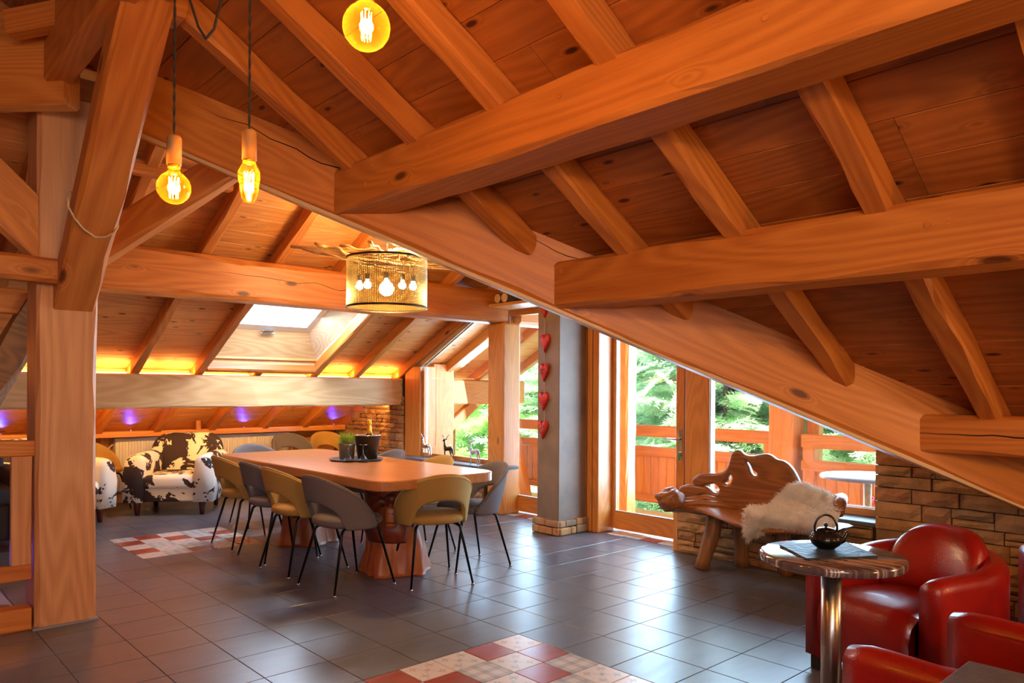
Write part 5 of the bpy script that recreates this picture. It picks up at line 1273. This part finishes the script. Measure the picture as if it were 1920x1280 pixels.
# ---- ground and trees
g = MB(); P = [[(6.3+i*2.5, -26+j*2.2, -3.0+.25*mnoise.noise(Vector((i*.4, j*.3, 0)))+max(0, (6.3+i*2.5-12))*.12) for j in range(32)] for i in range(14)]
g.grid(P); tag(g.build('ground', 'ground'), kind='structure')
def needle_tree(name, H, Rb, nb, seed):
    rg = np.random.default_rng(seed)
    # spray template along +x: midrib, side twigs, each with needles
    V = []
    def needle(p, d, l, w):
        d = d/np.linalg.norm(d); s = np.cross(d, [.0, .1, 1.]); s = s/np.linalg.norm(s)*w; V.extend([p-s, p+s, p+d*l])
    nt_ = 13
    for t in range(nt_):
        f = (t+.5)/nt_
        for sg in (-1, 1):
            l = .34*(1-f)**.8+.07; d = np.array([.75, sg*.66, -.06+.1*rg.normal()]); d /= np.linalg.norm(d); b = np.array([f, 0, -.10*f*f])
            m_ = max(3, int(l/.036))
            for k in range(m_):
                p = b+d*l*(k+.5)/m_+np.array([0, 0, -.06*(k/m_)**2])
                for s2 in (-1, 1): needle(p, d+np.array([-d[1], d[0], 0])*s2*.9+np.array([0, 0, .25*rg.normal()]), .075, .015)
            needle(b+d*l, d, .075, .013)
    for k in range(26):
        f = k/26
        for s2 in (-1, 1): needle(np.array([f, 0, -.10*f*f]), np.array([.7, s2*.8, .3]), .06, .011)
    V = np.array(V)
    out = []
    for i in range(nb):
        h = rg.random()**.9; z = H*(.04+.95*h); rad = Rb*(1-h)**.75*(.45+.55*rg.random()); a = rg.random()*2*math.pi; s = .75+.5*rg.random()
        s *= (.55+.75*(1-h)); yaw = a+rg.normal()*.35; pit = -.10+.25*rg.normal(); rol = .35*rg.normal()
        cy, sy, cp, sp, cr, sr_ = math.cos(yaw), math.sin(yaw), math.cos(pit), math.sin(pit), math.cos(rol), math.sin(rol)
        Rm = np.array([[cy, -sy, 0], [sy, cy, 0], [0, 0, 1]]) @ np.array([[cp, 0, -sp], [0, 1, 0], [sp, 0, cp]]) @ np.array([[1, 0, 0], [0, cr, -sr_], [0, sr_, cr]])
        out.append((V*s) @ Rm.T+np.array([rad*math.cos(a), rad*math.sin(a), z]))
    VV = np.concatenate(out).astype(np.float32); n = len(VV); me = bpy.data.meshes.new(name)
    me.vertices.add(n); me.vertices.foreach_set('co', VV.ravel()); me.loops.add(n); me.loops.foreach_set('vertex_index', np.arange(n, dtype=np.int32)); me.polygons.add(n//3)
    me.polygons.foreach_set('loop_start', np.arange(0, n, 3, dtype=np.int32)); me.polygons.foreach_set('loop_total', np.full(n//3, 3, dtype=np.int32)); me.update(); me.validate()
    return me, H
tA, HA = needle_tree('foliage', 8.5, 2.6, 1000, 3)
tA.materials.append(M['spruce'])
trunk = MB().tube([(0, 0, 0), (.03, 0, 2), (0, .02, 5), (0, 0, 8.4)], [.17, .14, .09, .02], n=10)
spots = [((10.3, -2.5), 0, 1.0, 'spruce filling the view of the low window on the right'), ((10.2, 1.3), 1.3, 1.02, 'bluish spruce behind the right balcony door'), ((11.6, 4.6), 2.4, 1.12, 'spruce behind the railing seen through the left balcony door'), ((12.2, 7.6), 4.0, 1.1, 'light green tree beyond the sloping window'),
         ((12.4, -.7), 3.3, 1.25, 'tall spruce standing back between the two nearest spruces'), ((11.0, -5.8), 5.1, 1.1, 'spruce at the right edge of the low window view'), ((13.5, 2.4), .7, 1.4, 'tall dark spruce furthest back in the middle'), ((14.5, 11.5), 2.0, 1.4, 'far spruce beyond the left end of the sloping window'), ((14.6, 5.6), 5.5, 1.45, 'far tall spruce between the left door and the sloping window')]
for (x, y), rz, s, l in spots:
    t = empty('spruce_tree', (x, y, -3.2), rz, l, 'tree', 'spruces beyond the balcony'); t.scale = (s, s, s)
    me = tA
    if 'light green' in l: me = tA.copy(); me.materials.clear(); me.materials.append(M['leafy'])
    f = bpy.data.objects.new('foliage', me); col.objects.link(f); f.parent = t; f['kind'] = 'stuff'
    trunk.build('trunk', 'trunk', t, True)
